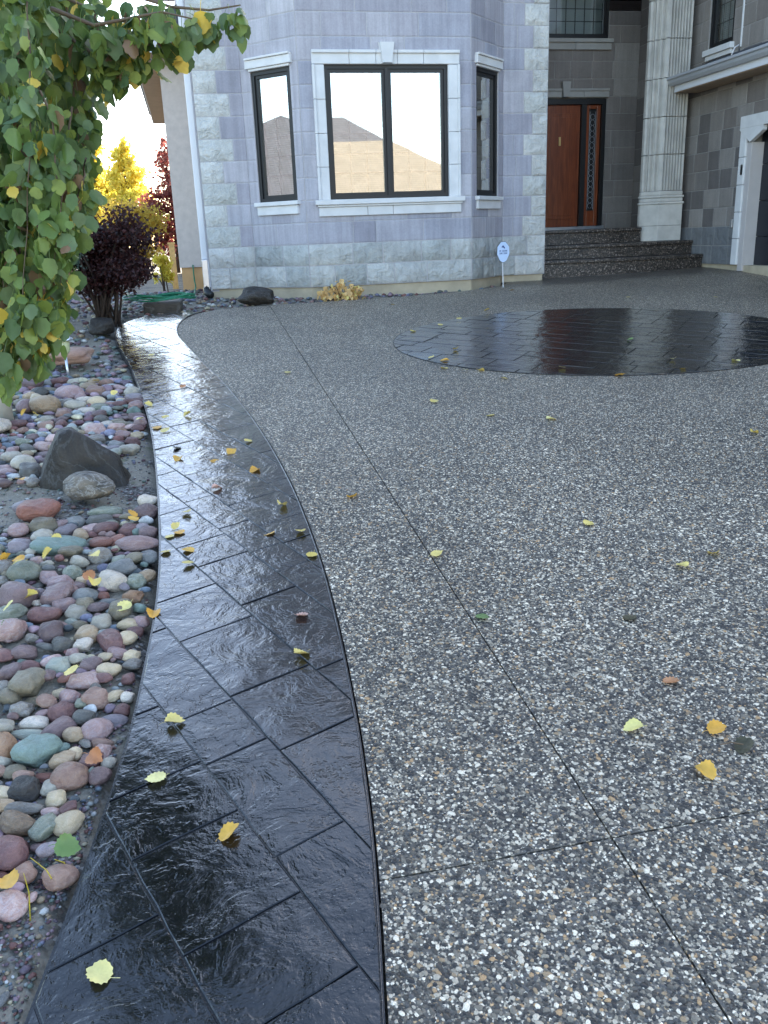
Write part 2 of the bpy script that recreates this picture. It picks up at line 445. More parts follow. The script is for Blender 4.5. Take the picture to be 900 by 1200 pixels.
def interp(tab, y):
    if y <= tab[0][0]: return tab[0][1] + (y - tab[0][0]) * (tab[1][1] - tab[0][1]) / (tab[1][0] - tab[0][0])
    for (a, u), (b, v) in zip(tab, tab[1:]):
        if y <= b: return u + (v - u) * (y - a) / (b - a)
    return tab[-1][1]
# ------------------------------------------------------------------ ground sheets
def catmull(pts, n=6):
    out = []
    P = [pts[0]] + pts + [pts[-1]]
    for i in range(1, len(P) - 2):
        a, b, c, d = [Vector(q) for q in P[i - 1:i + 3]]
        for k in range(n):
            t = k / n
            out.append(tuple(.5 * ((2 * b) + (-a + c) * t + (2 * a - 5 * b + 4 * c - d) * t * t + (-a + 3 * b - 3 * c + d) * t ** 3)))
    return out + [tuple(pts[-1])]
LP = catmull([(interp(WL, -2), -2), (interp(WL, 0), 0)] + [(x, y) for y, x in WL] + [(-.79, 9.54), (-.61, 9.92), (-.38, 10.07), (-.09, 10.08)])
RP = catmull([(interp(WR, -2), -2), (interp(WR, 0), 0)] + [(x, y) for y, x in WR] + [(-.19, 9.25), (-.13, 9.62), (-.02, 9.93), (.06, 10.04)])
LT = [(y, x) for x, y in LP if y < 9.0]
RT = [(y, x) for x, y in RP if y < 9.9]
def walk_poly(ins):
    return [(x + ins, y) for x, y in LP[:-6]] + [(x, y - ins) for x, y in LP[-6:]] + [(x - ins, y) for x, y in RP[::-1]]
def clip(poly, a, b, c):          # keep a*x+b*y<=c
    out = []
    for i in range(len(poly)):
        p, q = poly[i - 1], poly[i]
        dp, dq = a * p[0] + b * p[1] - c, a * q[0] + b * q[1] - c
        if (dp <= 0) != (dq <= 0):
            t = dp / (dp - dq); out.append((p[0] + (q[0] - p[0]) * t, p[1] + (q[1] - p[1]) * t))
        if dq <= 0: out.append(q)
    return out
def area(p): return .5 * sum(p[i - 1][0] * p[i][1] - p[i][0] * p[i - 1][1] for i in range(len(p)))
def clip_box(poly, x0, x1, y0, y1):
    for a, b, c in ((-1, 0, -x0), (1, 0, x1), (0, -1, -y0), (0, 1, y1)):
        poly = clip(poly, a, b, c)
        if len(poly) < 3: return []
    return poly
def sheet(mb, poly, dz, cell=.5):
    xs = [p[0] for p in poly]; ys = [p[1] for p in poly]
    strip = []
    y = math.floor(min(ys) / cell) * cell
    while y < max(ys):
        row = clip(clip(poly, 0, -1, -y), 0, 1, y + cell)
        if len(row) >= 3:
            x = math.floor(min(p[0] for p in row) / (cell * 2)) * cell * 2; xm = max(p[0] for p in row)
            while x < xm:
                c = clip(clip(row, -1, 0, -x), 1, 0, x + cell * 2)
                if len(c) >= 3 and abs(area(c)) > 1e-6:
                    mb.add([(p[0], p[1], gz(p[1], p[0]) + dz) for p in c], [tuple(range(len(c)))])
                x += cell * 2
        y += cell
def skirt(mb, poly, z_top, z_bot):
    n = len(poly)
    mb.add([(x, y, gz(y, x) + z_top) for x, y in poly] + [(x, y, gz(y, x) + z_bot) for x, y in poly], [(i, (i + 1) % n, n + (i + 1) % n, n + i) for i in range(n)])

def steps_(a, b, n): return list(np.linspace(a, b, n, endpoint=False))
gxs = steps_(-150, -20, 8) + steps_(-20, -5, 10) + steps_(-5, 0.3, 75) + steps_(.3, 12, 26) + steps_(12, 160, 9) + [160]
gys = steps_(-150, -20, 8) + steps_(-20, 0, 14) + steps_(0, 14, 190) + steps_(14, 30, 12) + steps_(30, 220, 9) + [220]
def in_bed(x, y):
    if y > 13.3 or y < -1: return False
    if y < 9: return x < interp(LT, y) - .015
    return (x < .3 and y > 10.15) or x < -.85 or (x < 4.1 and y > 10.5 + max(0, x - 2.2) * .3)
V = []; F = []
for y in gys:
    for x in gxs:
        z = gz(y, x) - .085
        if in_bed(x, y):
            z += .05 + .016 * noise.noise(Vector((x * 3, y * 3, 0))) + .006 * noise.noise(Vector((x * 14, y * 14, 3)))
            if x < -1.2: z += min(.22, (-1.2 - x) * .10)
        elif x < -1 and y > 13: z += .05
        V.append((x, y, z))
nx = len(gxs)
F = [(j * nx + i, j * nx + i + 1, (j + 1) * nx + i + 1, (j + 1) * nx + i) for j in range(len(gys) - 1) for i in range(nx - 1)]
ground = MB(); ground.v = V; ground.f = F
tag(ground.build('ground', 'gravelly_soil', smooth=True), kind='structure')

# driveway outline
DW = [(x + .006, y) for x, y in RP] + [(.25, 10.22), (.9, 10.38), (2.2, 10.45), (3.2, 10.68), (3.9, 11.02), (4.15, 11.4), (4.15, 14), (14, 14), (14, -2)]
DW = DW[1:]; 
mb = MB(); sheet(mb, [(x, y) for x, y in DW], -.010, .5)
drive = mb.build('driveway', 'groove'); tag(drive, kind='structure')
GX, GY = .842, 1.562
for (x0, x1, y0, y1) in ((-9, GX, -2, GY), (GX, 20, -2, GY), (-9, GX, GY, 20), (GX, 20, GY, 20)):
    g = .0026
    p = clip_box(DW, x0 + g, x1 - g, y0 + g, y1 - g)
    mb = MB(); sheet(mb, p, 0, .5); skirt(mb, p, 0, -.03)
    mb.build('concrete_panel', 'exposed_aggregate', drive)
mb = MB()
sheet(mb, [(-3, -2.003), (-3, -13), (14, -13), (14, -2.003)], -.004, 2)
mb.build('concrete_panel', 'exposed_aggregate', drive)

# real pebbles standing proud of the nearer part of the driveway
def in_circle(x, y, k=1.0): return ((x - 3.62) / (1.95 * k)) ** 2 + ((y - 7.35) / (1.55 * k)) ** 2 < 1
pv = []
pitch = .0074
for y in np.arange(.95, 4.7, pitch):
    xl = interp(RT, y) + .01
    xr = .76 * y + .22
    n_ = int((xr - xl) / pitch)
    if n_ < 1: continue
    keep = np.ones(n_, bool) if y < 2.8 else rng.random(n_) < 1 - (y - 2.8) * .45
    xs = xl + (np.arange(n_) + .5) * pitch
    xs = xs[keep]
    pv.append(np.stack([xs, np.full(len(xs), y)], 1))
pv = np.concatenate(pv); pv += rng.uniform(-.0044, .0044, pv.shape)
pv = pv[(abs(pv[:, 0] - GX) > .0062) & (abs(pv[:, 1] - GY) > .0062)]
pv = pv[rng.random(len(pv)) > .06]
N = len(pv)
r = rng.gamma(6, .00054, N).clip(.0016, .0075)
asp = rng.uniform(1.0, 1.75, N); th = rng.uniform(0, PI, N)
k = np.arange(6) * PI / 3
prof = [(1.0, -.1), (.78, .42)]
ring = []
for rr, hh in prof:
    X = rr * np.cos(k)[None] * (r * asp)[:, None]; Y_ = rr * np.sin(k)[None] * r[:, None]
    wob = 1 + rng.uniform(-.12, .12, (N, 6)); X = X * wob; Y_ = Y_ * wob
    x = X * np.cos(th)[:, None] - Y_ * np.sin(th)[:, None]; y = X * np.sin(th)[:, None] + Y_ * np.cos(th)[:, None]
    z = np.repeat((hh * r * .62)[:, None], 6, 1)
    ring.append(np.stack([x, y, z], 2))
top = np.zeros((N, 1, 3)); top[:, 0, 2] = r * .40
PV = np.concatenate(ring + [top], 1)
PV[:, :, :2] += pv[:, None, :]
PV[:, :, 2] += .076 * PV[:, :, 1] + .0004
T = [(i, (i + 1) % 6, 6 + (i + 1) % 6) for i in range(6)] + [(i, 6 + (i + 1) % 6, 6 + i) for i in range(6)] + [(6 + i, 6 + (i + 1) % 6, 12) for i in range(6)]
FF = (np.array(T)[None] + (np.arange(N) * 13)[:, None, None]).reshape(-1, 3)
print('pebbles', N, N * 18)
tag(np_mesh('aggregate_pebbles', PV.reshape(-1, 3), FF, 'aggregate_pebble', drive), kind='stuff')

# stamped slabs: strips of a rotated ashlar grid clipped to an outline
def stamp(parent, outline, ang, mat, widths, lengths, zt, joint=.0026, seed=1, bounds=None, start=(0, 0)):
    rd = random.Random(seed)
    e = (math.cos(ang), math.sin(ang)); t = (-e[1], e[0])
    ds = [p[0] * e[0] + p[1] * e[1] for p in outline]; ts = [p[0] * t[0] + p[1] * t[1] for p in outline]
    d = min(ds) - .05; cnt = 0
    while d < max(ds):
        w = rd.choice(widths); s = min(ts) - rd.uniform(0, .6)
        strip = clip(clip(outline, -e[0], -e[1], -(d + joint)), e[0], e[1], d + w - joint)
        if len(strip) >= 3:
            while s < max(ts):
                ln = rd.choice(lengths)
                cells = [(s, s + ln)]
                p = clip(clip(strip, -t[0], -t[1], -(s + joint)), t[0], t[1], s + ln - joint)
                # drop repeated points
                q = []
                for a in p:
                    if not q or math.hypot(a[0] - q[-1][0], a[1] - q[-1][1]) > .004: q.append(a)
                if len(q) > 1 and math.hypot(q[0][0] - q[-1][0], q[0][1] - q[-1][1]) < .004: q.pop()
                if len(q) >= 3 and abs(area(q)) > .0008:
                    if area(q) < 0: q = q[::-1]
                    cx = sum(a[0] for a in q) / len(q); cy = sum(a[1] for a in q) / len(q)
                    tx, ty = rd.uniform(-.006, .006), rd.uniform(-.006, .006); dz = rd.uniform(-.0012, .0012)
                    mb = MB(); n = len(q); vs = []
                    # ragged edge: extra points along long sides
                    qq = []
                    for i in range(n):
                        a, b = q[i], q[(i + 1) % n]; L = math.hypot(b[0] - a[0], b[1] - a[1]); m_ = max(1, int(L / .07))
                        for k_ in range(m_):
                            u = k_ / m_; jx = jy = 0
                            if k_: jx, jy = rd.uniform(-.0022, .0022), rd.uniform(-.0022, .0022)
                            qq.append((a[0] + (b[0] - a[0]) * u + jx, a[1] + (b[1] - a[1]) * u + jy))
                    q = qq; n = len(q)
                    R_ = max(math.hypot(a[0] - cx, a[1] - cy) for a in q)
                    for ins, hz in ((0, -.012), (.0006, -.0016), (.003, 0)):
                        for a in q:
                            L = math.hypot(a[0] - cx, a[1] - cy); k_ = 1 - ins / max(L, .02) * 1.2
                            x = cx + (a[0] - cx) * k_; y = cy + (a[1] - cy) * k_
                            vs.append((x, y, gz(y, x) + zt + hz + dz + (x - cx) * tx + (y - cy) * ty))
                    fs = [(k_ * n + i, k_ * n + (i + 1) % n, (k_ + 1) * n + (i + 1) % n, (k_ + 1) * n + i) for k_ in range(2) for i in range(n)]
                    fs.append(tuple(range(2 * n, 3 * n)))
                    mb.add(vs, fs); o = mb.build('slab', mat, parent, loc=(cx, cy, gz(cy, cx))); cnt += 1
                s += ln
        d += w
    return cnt
wp = walk_poly(0)
mb = MB(); sheet(mb, wp, .0050, .4); skirt(mb, wp, .0050, -.09)
walk = mb.build('walkway', 'joint_dark'); tag(walk, kind='structure')
# smooth tooled border along both edges
for side, T_ in (('R', RP),):
    mb = MB(); vs = []
    sg = 1 if side == 'L' else -1
    pts = [p for p in T_ if p[1] < 9.7]
    for x, y in pts:
        for off, h in ((0, -.02), (.001, .004), (.005, .0068), (.008, .003)):
            vs.append((x + sg * off, y, gz(y, x) + h))
    fs = [(i * 4 + k_, i * 4 + k_ + 1, (i + 1) * 4 + k_ + 1, (i + 1) * 4 + k_) for i in range(len(pts) - 1) for k_ in range(3)]
    mb.add(vs, fs); mb.build('border', 'wet_slate_stamp', walk, smooth=True)
print('walk slabs', stamp(walk, walk_poly(.008), math.radians(21.5), 'wet_slate_stamp', [.15, .19, .23, .28], [.24, .33, .42, .56], .009, seed=7, joint=.0018))
ce = [(3.62 + 1.95 * math.cos(a), 7.35 + 1.55 * math.sin(a)) for a in np.linspace(0, 2 * PI, 96, endpoint=False)]
mb = MB(); sheet(mb, ce, .004, .4); skirt(mb, ce, .004, -.02)
circ = mb.build('stamped_oval', 'joint_dark'); tag(circ, kind='structure')
ci = [(3.62 + 1.942 * math.cos(a), 7.35 + 1.542 * math.sin(a)) for a in np.linspace(0, 2 * PI, 96, endpoint=False)]
print('oval slabs', stamp(circ, ci, math.radians(48), 'wet_circle_stamp', [.17, .22, .27], [.28, .38, .50], .006, seed=3, joint=.004))

# ------------------------------------------------------------------ house
HB = Vector((2.5, 12.6, .85))
house = empty('house', HB, 'two storey grey stone house with a bay window and wine red front door', 'house')
CO = .2545; ZB = .925
BLK = []          # block specs: (parent, name, mat, mesh kind, centre, size, angle)
def wall(pname, P0, P1, z0, z1, mort='mortar', holes=(), thick=.2, recess=-.003, mat_fn=None, lens=(.3, .62), seed=0, row0=0, parent=house, backing_top=None):
    P0 = Vector(P0); P1 = Vector(P1); L = (P1 - P0).length; d = (P1 - P0) / L; rd = random.Random(seed)
    n = Vector((d.y, -d.x))
    mb = MB()
    # backing: rectangles around the holes
    us = sorted({0, L, *[h[0] for h in holes], *[h[1] for h in holes]}); zs = sorted({z0, z1, *[h[2] for h in holes], *[h[3] for h in holes]})
    us = [u for u in us if 0 <= u <= L]; zs = [z for z in zs if z0 <= z <= z1]
    for a, b in zip(us, us[1:]):
        for c, e in zip(zs, zs[1:]):
            if any(h[0] <= (a + b) / 2 <= h[1] and h[2] <= (c + e) / 2 <= h[3] for h in holes): continue
            mb.obox(P0, d, a, b, -thick, -recess, c, e)
    wobj = mb.build(pname, mort, parent)
    ang = math.atan2(d.y, d.x)
    row = 0; z = z0
    while z < z1 - .02:
        zt = min(z + CO, z1)
        for (u0, u1, kind, mat) in mat_fn(row + row0, L, rd):
            rects = [(u0, u1, z, zt)]
            for h in holes:
                nr = []
                for r_ in rects:
                    a, b, c, e = r_
                    if h[1] <= a or h[0] >= b or h[3] <= c or h[2] >= e: nr.append(r_); continue
                    if h[0] > a: nr.append((a, h[0], c, e))
                    if h[1] < b: nr.append((h[1], b, c, e))
                    if h[2] > c: nr.append((max(a, h[0]), min(b, h[1]), c, h[2]))
                    if h[3] < e: nr.append((max(a, h[0]), min(b, h[1]), h[3], e))
                rects = nr
            for a, b, c, e in rects:
                if b - a < .03 or e - c < .03: continue
                BLK.append((wobj, P0, d, n, ang, a, b, c, e, kind, mat, rd.random()))
        row += 1; z = zt
    return wobj
def split(L, rd, lo, hi, a=0):
    out = []; u = a
    while u < L - 1e-6:
        w = rd.uniform(lo, hi)
        if L - (u + w) < lo * .8: w = L - u
        out.append((u, min(u + w, L))); u += w
    return out
def mf_left(row, L, rd):       # quoins at the left end
    if row < 2:
        return [(a, b, 'rock', 'base_stone' if a > 0 else 'rock_stone') for a, b in split(L, rd, .22, .42)]
    q = (.42, .28)[row % 2]
    if row == 2: q = .42
    return [(0, q, 'rock', 'rock_stone')] + [(a, b, 'flat', 'smooth_stone') for a, b in split(L, rd, .14, .4, q)]
def mf_right(row, L, rd):      # quoins at the right end
    if row < 2:
        q = (.44, .26)[row % 2]
        return [(a, b, 'rock', 'base_stone') for a, b in split(L - q, rd, .2, .4)] + [(L - q, L, 'rock', 'rock_stone')]
    q = (.33, .21)[row % 2]
    return [(a, b, 'flat', 'smooth_stone') for a, b in split(L - q, rd, .14, .42)] + [(L - q, L, 'rock', 'rock_stone')]
def mf_bay(row, L, rd):
    if row < 2: return [(a, b, 'rock', 'base_stone') for a, b in split(L, rd, .24, .55)]
    return [(a, b, 'flat', 'smooth_stone') for a, b in split(L, rd, .26, .72)]
def mf_facet(row, L, rd):
    if row < 2: return [(a, b, 'rock', 'base_stone') for a, b in split(L, rd, .26, .5)]
    return [(a, b, 'flat', 'smooth_stone') for a, b in split(L, rd, .18, .5)]
def mf_dark(row, L, rd):
    if row < 0: return []
    return [(a, b, 'flat', 'dark_stone') for a, b in split(L, rd, .26, .52)]
def mf_garage(row, L, rd):
    m_ = 'dark_stone' if row > 1 else 'dark_base_stone'
    out = split(L, rd, .27, .42)
    return [(a, b, 'rock' if (row < 2 and b > L - .5) else 'flat', m_) for a, b in out]
ZT = ZB + 14 * CO
A, B_, C_, D_ = (.81, 11.6), (1.43, 11.0), (3.53, 11.0), (4.155, 11.6)
wall('wall', (.225, 11.6), A, ZB, ZT, mat_fn=mf_left, seed=1)
FL = math.hypot(.62, .6)
wall('wall', A, B_, ZB, ZT, mat_fn=mf_facet, seed=2, holes=[(.15, .745, 1.955, 3.43)])
CW = (1.735 - 1.43, 3.235 - 1.43, 1.945, 3.43)
wall('wall', B_, C_, ZB, ZT, mat_fn=mf_bay, seed=3, holes=[CW])
FR = math.hypot(.625, .6)
wall('wall', C_, D_, ZB, ZT, mat_fn=mf_facet, seed=4, holes=[(.13, .72, 1.945, 3.43)])
wall('wall', D_, (4.77, 11.6), ZB, ZT, mat_fn=mf_right, seed=5)
# pier return into the entry and entry walls
wall('wall', (4.77, 11.62), (4.77, 14.1), ZB, ZT, mort='dark_mortar', mat_fn=lambda r_, L, rd: [(a, b, 'flat', 'dark_stone') for a, b in split(L, rd, .3, .5)], seed=6)
ZE = 1.53
EX0, EX1, EY = 4.78, 7.35, 14.1
wall('wall', (EX0, EY), (EX1, EY), ZE - .05, ZE - .05 + 12 * CO + .2, mort='dark_mortar', mat_fn=mf_dark, seed=7,
     holes=[(.95, 6.81 - EX0, ZE - .05, 3.49), (.62, 6.80 - EX0, 4.34, 5.2)])
wall('wall', (7.35, 14.1), (7.35, 12.6), ZB, ZT + .5, mort='dark_mortar', mat_fn=mf_dark, seed=8)
ZG = .945
GY0, GY1 = 12.6, 11.12
# garage side wall with door opening nearer the camera; the wall faces the driveway
wall('wall', (7.35, GY0), (7.35, 4.0), ZG, 3.42, mort='dark_mortar', mat_fn=mf_garage, seed=9,
     holes=[(GY0 - 10.98, GY0 - 6.1, ZG, 2.70)])
wall('wall', (7.35, GY0), (7.35, 7.5), 3.42, 5.2, mort='dark_mortar', mat_fn=mf_garage, seed=10, row0=5, holes=[(GY0 - 12.10, GY0 - 11.52, 3.80, 5.3)])

# shared block meshes in a unit frame
def unit_block(name, rock, seed):
    rd = random.Random(seed); mb = MB()
    nx_, nz_ = (6, 3) if rock else (1, 1)
    e = .04
    def fx(i): return -.5 + e + (1 - 2 * e) * i / nx_
    def fz(j): return -.5 + e * 1.2 + (1 - 2.4 * e) * j / nz_
    vs = []
    for j in range(nz_ + 1):
        for i in range(nx_ + 1):
            edge = i in (0, nx_) or j in (0, nz_)
            y = -1.0 if not rock else (-.72 if edge else -1.0 - rd.uniform(-.1, .55))
            vs.append((fx(i), y, fz(j)))
    g = len(vs)
    fs = [(j * (nx_ + 1) + i, j * (nx_ + 1) + i + 1, (j + 1) * (nx_ + 1) + i + 1, (j + 1) * (nx_ + 1) + i) for j in range(nz_) for i in range(nx_)]
    # outer rim and back
    yr = -.80 if not rock else -.45
    vs += [(-.5, yr, -.5), (.5, yr, -.5), (.5, yr, .5), (-.5, yr, .5), (-.5, 0, -.5), (.5, 0, -.5), (.5, 0, .5), (-.5, 0, .5)]
    bot = [i for i in range(nx_ + 1)]; topi = [nz_ * (nx_ + 1) + i for i in range(nx_ + 1)]
    lef = [j * (nx_ + 1) for j in range(nz_ + 1)]; rig = [j * (nx_ + 1) + nx_ for j in range(nz_ + 1)]
    fs += [tuple([g, g + 1] + bot[::-1]), tuple([g + 2, g + 3] + topi), tuple([g + 3, g] + lef), tuple([g + 1, g + 2] + rig[::-1])]
    fs += [(g, g + 4, g + 5, g + 1), (g + 1, g + 5, g + 6, g + 2), (g + 2, g + 6, g + 7, g + 3), (g + 3, g + 7, g + 4, g)]
    mb.add(vs, fs); me = mb.mesh(name, smooth=rock); me.materials.append(None)
    return me, vs, fs
UB = {'flat': [unit_block('stone_block', False, 0)], 'rock': [unit_block('stone_block', True, k_) for k_ in range(1, 6)]}
def blk_info(b):
    wobj, P0, d, n, ang, a, b1, c, e, kind, mat, rv = b
    J = .0035
    dep = .022 if kind == 'flat' else .034
    base = P0 + d * ((a + b1) / 2) - n * .014
    loc = Vector((base.x, base.y, (c + e) / 2)); sc = (b1 - a - 2 * J, dep, e - c - 2 * J)
    return loc, sc
sc_ = []
for i, b in enumerate(BLK):
    loc, sc = blk_info(b); pr = project(loc)
    inf = pr is not None and -20 < pr[0] < 920 and -40 < pr[1] < 600
    sc_.append((-(sc[0] * sc[2] / pr[2] ** 2) if inf else 1, i))
sc_.sort(); ind = {i for s_, i in sc_[:296] if s_ < 0}
rest = {}
for i, b in enumerate(BLK):
    loc, sc = blk_info(b); wobj, ang, kind, mat, rv = b[0], b[4], b[9], b[10], b[11]
    if i in ind:
        me, vs, fs = UB[kind][int(rv * 97) % len(UB[kind])]
        if int(rv * 1000) % 2 and kind == 'rock': sx = -1
        place('stone_block', me, wobj, loc, (0, 0, ang), sc, mat)
    else:
        me, vs, fs = UB['flat'][0]
        ca, sa = math.cos(ang), math.sin(ang)
        rest.setdefault((wobj.name, mat), (wobj, MB()))[1].add([(loc.x + x * sc[0] * ca - y * sc[1] * sa, loc.y + x * sc[0] * sa + y * sc[1] * ca, loc.z + z * sc[2]) for x, y, z in vs], fs)
for (wn_, mat), (wobj, mb) in rest.items(): tag(mb.build('stone_courses', mat, wobj), kind='stuff')
print('blocks', len(BLK), len(ind))

# foundation under the stone
mb = MB()
for p, q in (((.235, 11.6), A), (A, B_), (B_, C_), (C_, D_), (D_, (4.75, 11.6))):
    p, q = Vector(p), Vector(q); d = (q - p).normalized(); mb.obox(p, d, 0, (q - p).length, -.22, -.02, .6, ZB - .004)
mb.build('foundation', 'concrete_foundation', house)
mb = MB(); mb.box(7.37, 4.0, .5, 7.6, 12.5, ZG - .003); mb.build('foundation', 'concrete_foundation', house)

# upper storey, beyond the top of the frame
mb = MB()
oz = ZT + .003
for p, q in (((.225, 11.6), A), (A, B_), (B_, C_), (C_, D_), (D_, (4.77, 11.6)), ((4.77, 11.62), (4.77, 14.1))):
    p, q = Vector(p), Vector(q); d = (q - p).normalized(); mb.obox(p, d, .0, (q - p).length, -.2, -.006, oz, 7.2)
mb.box(.225, 11.62, .9, .32, 24, 7.2)
mb.box(4.8, 14.12, 5.2, 7.34, 14.4, 7.2); mb.box(7.36, 7.5, 5.21, 7.6, 14.4, 7.2)
mb.box(7.62, 7.5, 3.3, 15, 7.7, 7.2); mb.box(.33, 23.8, .9, 15, 24, 7.2); mb.box(14.8, 7.72, .9, 15, 23.78, 7.2)
mb.build('upper_wall', 'upper_stone', house)
mb = MB()
mb.v = [(-.3, 10.9, 7.2), (7.4, 10.4, 7.2), (7.4, 7, 7.2), (15.6, 7, 7.2), (15.6, 24.5, 7.2), (-.3, 24.5, 7.2), (5, 17, 9.6), (11, 17, 9.6)]
mb.f = [(0, 1, 6), (1, 2, 7, 6), (2, 3, 7), (3, 4, 7), (4, 5, 6, 7), (5, 0, 6), (0, 5, 4, 3, 2, 1)]
mb.build('roof', 'dark_shingles', house)

# ------------------------------------------------------------------ windows
def frame_ring(mb, P0, d, u0, u1, z0, z1, w, o0, o1):
    mb.obox(P0, d, u0, u0 + w, o0, o1, z0, z1); mb.obox(P0, d, u1 - w, u1, o0, o1, z0, z1)
    mb.obox(P0, d, u0 + w, u1 - w, o0, o1, z1 - w, z1); mb.obox(P0, d, u0 + w, u1 - w, o0, o1, z0, z0 + w)
def window(P0, P1, u0, u1, z0, z1, panes, cols, rows, glass='window_glass', blind=True, deep=.5):
    P0 = Vector(P0); P1 = Vector(P1); d = (P1 - P0).normalized()
    mb = MB(); frame_ring(mb, P0, d, u0, u1, z0, z1, .042, -.11, -.012)
    w = (u1 - u0) / panes
    for k_ in range(1, panes): mb.obox(P0, d, u0 + w * k_ - .022, u0 + w * k_ + .022, -.11, -.010, z0 + .042, z1 - .042)
    for k_ in range(panes):
        a = u0 + w * k_ + (.042 if k_ == 0 else .022); b = u0 + w * (k_ + 1) - (.042 if k_ == panes - 1 else .022)
        frame_ring(mb, P0, d, a + .001, b - .001, z0 + .043, z1 - .043, .034, -.10, -.030)
    win = mb.build('window', 'black_frame', house)
    for k_ in range(panes):
        a = u0 + w * k_ + (.077 if k_ == 0 else .057); b = u0 + w * (k_ + 1) - (.077 if k_ == panes - 1 else .057)
        mb = MB(); c, e = z0 + .078, z1 - .078; n = Vector((d.y, -d.x))
        q = [P0 + d * a - n * .055, P0 + d * b - n * .055]
        mb.add([(q[0].x, q[0].y, c), (q[1].x, q[1].y, c), (q[1].x, q[1].y, e), (q[0].x, q[0].y, e)], [(0, 1, 2, 3)])
        mb.build('pane', glass, win)
        mb = MB()
        for i in range(1, cols): x = a + (b - a) * i / cols; mb.obox(P0, d, x - .006, x + .006, -.068, -.061, c, e)
        for j in range(1, rows): z = c + (e - c) * j / rows; mb.obox(P0, d, a, b, -.0605, -.0555, z - .006, z + .006)
        mb.build('muntin', 'gutter_paint' if glass == 'x' else 'black_frame', win)
        if blind:
            mb = MB(); z = c
            while z < e:
                mb.obox(P0, d, a, b, -.128, -.122, z, z + .017); z += .024
            tag(mb.build('blind', 'blind', win), kind='stuff')
    mb = MB(); mb.obox(P0, d, u0 - .05, u1 + .05, -deep - .05, -deep, z0 - .05, z1 + .05)
    mb.obox(P0, d, u0 - .05, u0, -deep, -.115, z0 - .05, z1 + .05); mb.obox(P0, d, u1, u1 + .05, -deep, -.115, z0 - .05, z1 + .05)
    mb.obox(P0, d, u0, u1, -deep, -.115, z1, z1 + .05); mb.obox(P0, d, u0, u1, -deep, -.115, z0 - .05, z0)
    mb.build('interior', 'room_wall', win)
    return win
window(B_, C_, CW[0], CW[1], CW[2], CW[3], 2, 3, 6)
window(A, B_, .15, .745, 1.955, 3.43, 1, 2, 6)
window(C_, D_, .13, .72, 1.945, 3.43, 1, 2, 5, blind=False)
window((EX0, EY), (EX1, EY), .62, 6.80 - EX0, 4.34, 5.2, 1, 8, 4, 'entry_glass', blind=False)
window((7.35, GY0), (7.35, 7.5), GY0 - 12.10, GY0 - 11.52, 3.80, 5.3, 1, 3, 6, 'entry_glass')

def trim(name, mat, items, parent=house, bevel=.006):
    mb = MB()
    for (P0, P1, u0, u1, o0, o1, z0, z1) in items:
        P0 = Vector(P0); P1 = Vector(P1); mb.obox(P0, (P1 - P0).normalized(), u0, u1, o0, o1, z0, z1)
    return mb.build(name, mat, parent, bevel=bevel)
# centre window surround: jamb stones, head stones, keystone, sill
ua, ub, za, zb = CW
for s_ in (0, 1):
    u0, u1 = ((ua - .145, ua - .002) if s_ == 0 else (ub + .002, ub + .145))
    z = za
    ui = (u1 - .05, u1) if s_ == 0 else (u0, u0 + .05)
    for k_ in range(4):
        z2 = z + (zb - za) / 4 - .004
        trim('jamb_stone', 'cast_trim', [(B_, C_, u0, u1, -.02, .035, z, z2), (B_, C_, *(((u0, u0 + .03)) if s_ == 0 else ((u1 - .03, u1))), .0355, .055, z, z2)]); z = z2 + .004
hx = [ua - .145, ua + .30, ua + .62, ub - .62, ub - .30, ub + .145]
for a, b in zip(hx, hx[1:]):
    trim('head_stone', 'cast_trim', [(B_, C_, a + .002, b - .002, -.02, .035, zb + .002, zb + .15), (B_, C_, a + .002, b - .002, .0355, .058, zb + .115, zb + .150)])
mb = MB(); kc = (ua + ub) / 2; cx = 1.43 + kc
mb.add([(cx - .055, 11.0 - .085, zb + .01), (cx + .055, 11.0 - .085, zb + .01), (cx + .085, 11.0 - .085, zb + .225), (cx - .085, 11.0 - .085, zb + .225),
        (cx - .065, 11.0, zb), (cx + .065, 11.0, zb), (cx + .095, 11.0, zb + .235), (cx - .095, 11.0, zb + .235)],
       [(0, 1, 2, 3), (0, 4, 5, 1), (1, 5, 6, 2), (2, 6, 7, 3), (3, 7, 4, 0)])
mb.build('keystone', 'cast_trim', house)
trim('sill', 'cast_trim', [(B_, C_, ua - .19, ub + .19, -.02, .085, za - .060, za - .002), (B_, C_, ua - .165, ub + .165, -.02, .06, za - .085, za - .061), (B_, C_, ua - .15, kc - .30, -.02, .04, za - .19, za - .086), (B_, C_, kc - .296, kc + .02, -.02, .04, za - .19, za - .086), (B_, C_, kc + .024, ub + .15, -.02, .04, za - .19, za - .086)])
for P, Q, u0, u1, z0, z1 in ((A, B_, .15, .745, 1.955, 3.43), (C_, D_, .13, .72, 1.945, 3.43)):
    e0 = min(.045, u0 - .02); e1 = .045
    trim('lintel', 'cast_trim', [(P, Q, u0 - e0, u1 + e1, -.02, .05, z1 + .03, z1 + .12), (P, Q, u0 - e0 + .01, u1 + e1 - .01, -.02, .07, z1 + .121, z1 + .145), (P, Q, u0 - .01, u1 + .01, -.02, .03, z1 + .002, z1 + .029)])
    trim('sill', 'cast_trim', [(P, Q, u0 - e0, u1 + e1, -.02, .07, z0 - .050, z0 - .002), (P, Q, u0 - .02, u1 + .02, -.02, .04, z0 - .155, z0 - .051)])
E0, E1 = (EX0, EY), (EX1, EY)
trim('sill', 'entry_trim', [(E0, E1, .55, 1.45, -.02, .05, 4.18, 4.338), (E0, E1, 1.454, 2.06, -.02, .05, 4.18, 4.338), (E0, E1, .53, 2.08, .051, .08, 4.28, 4.337)])
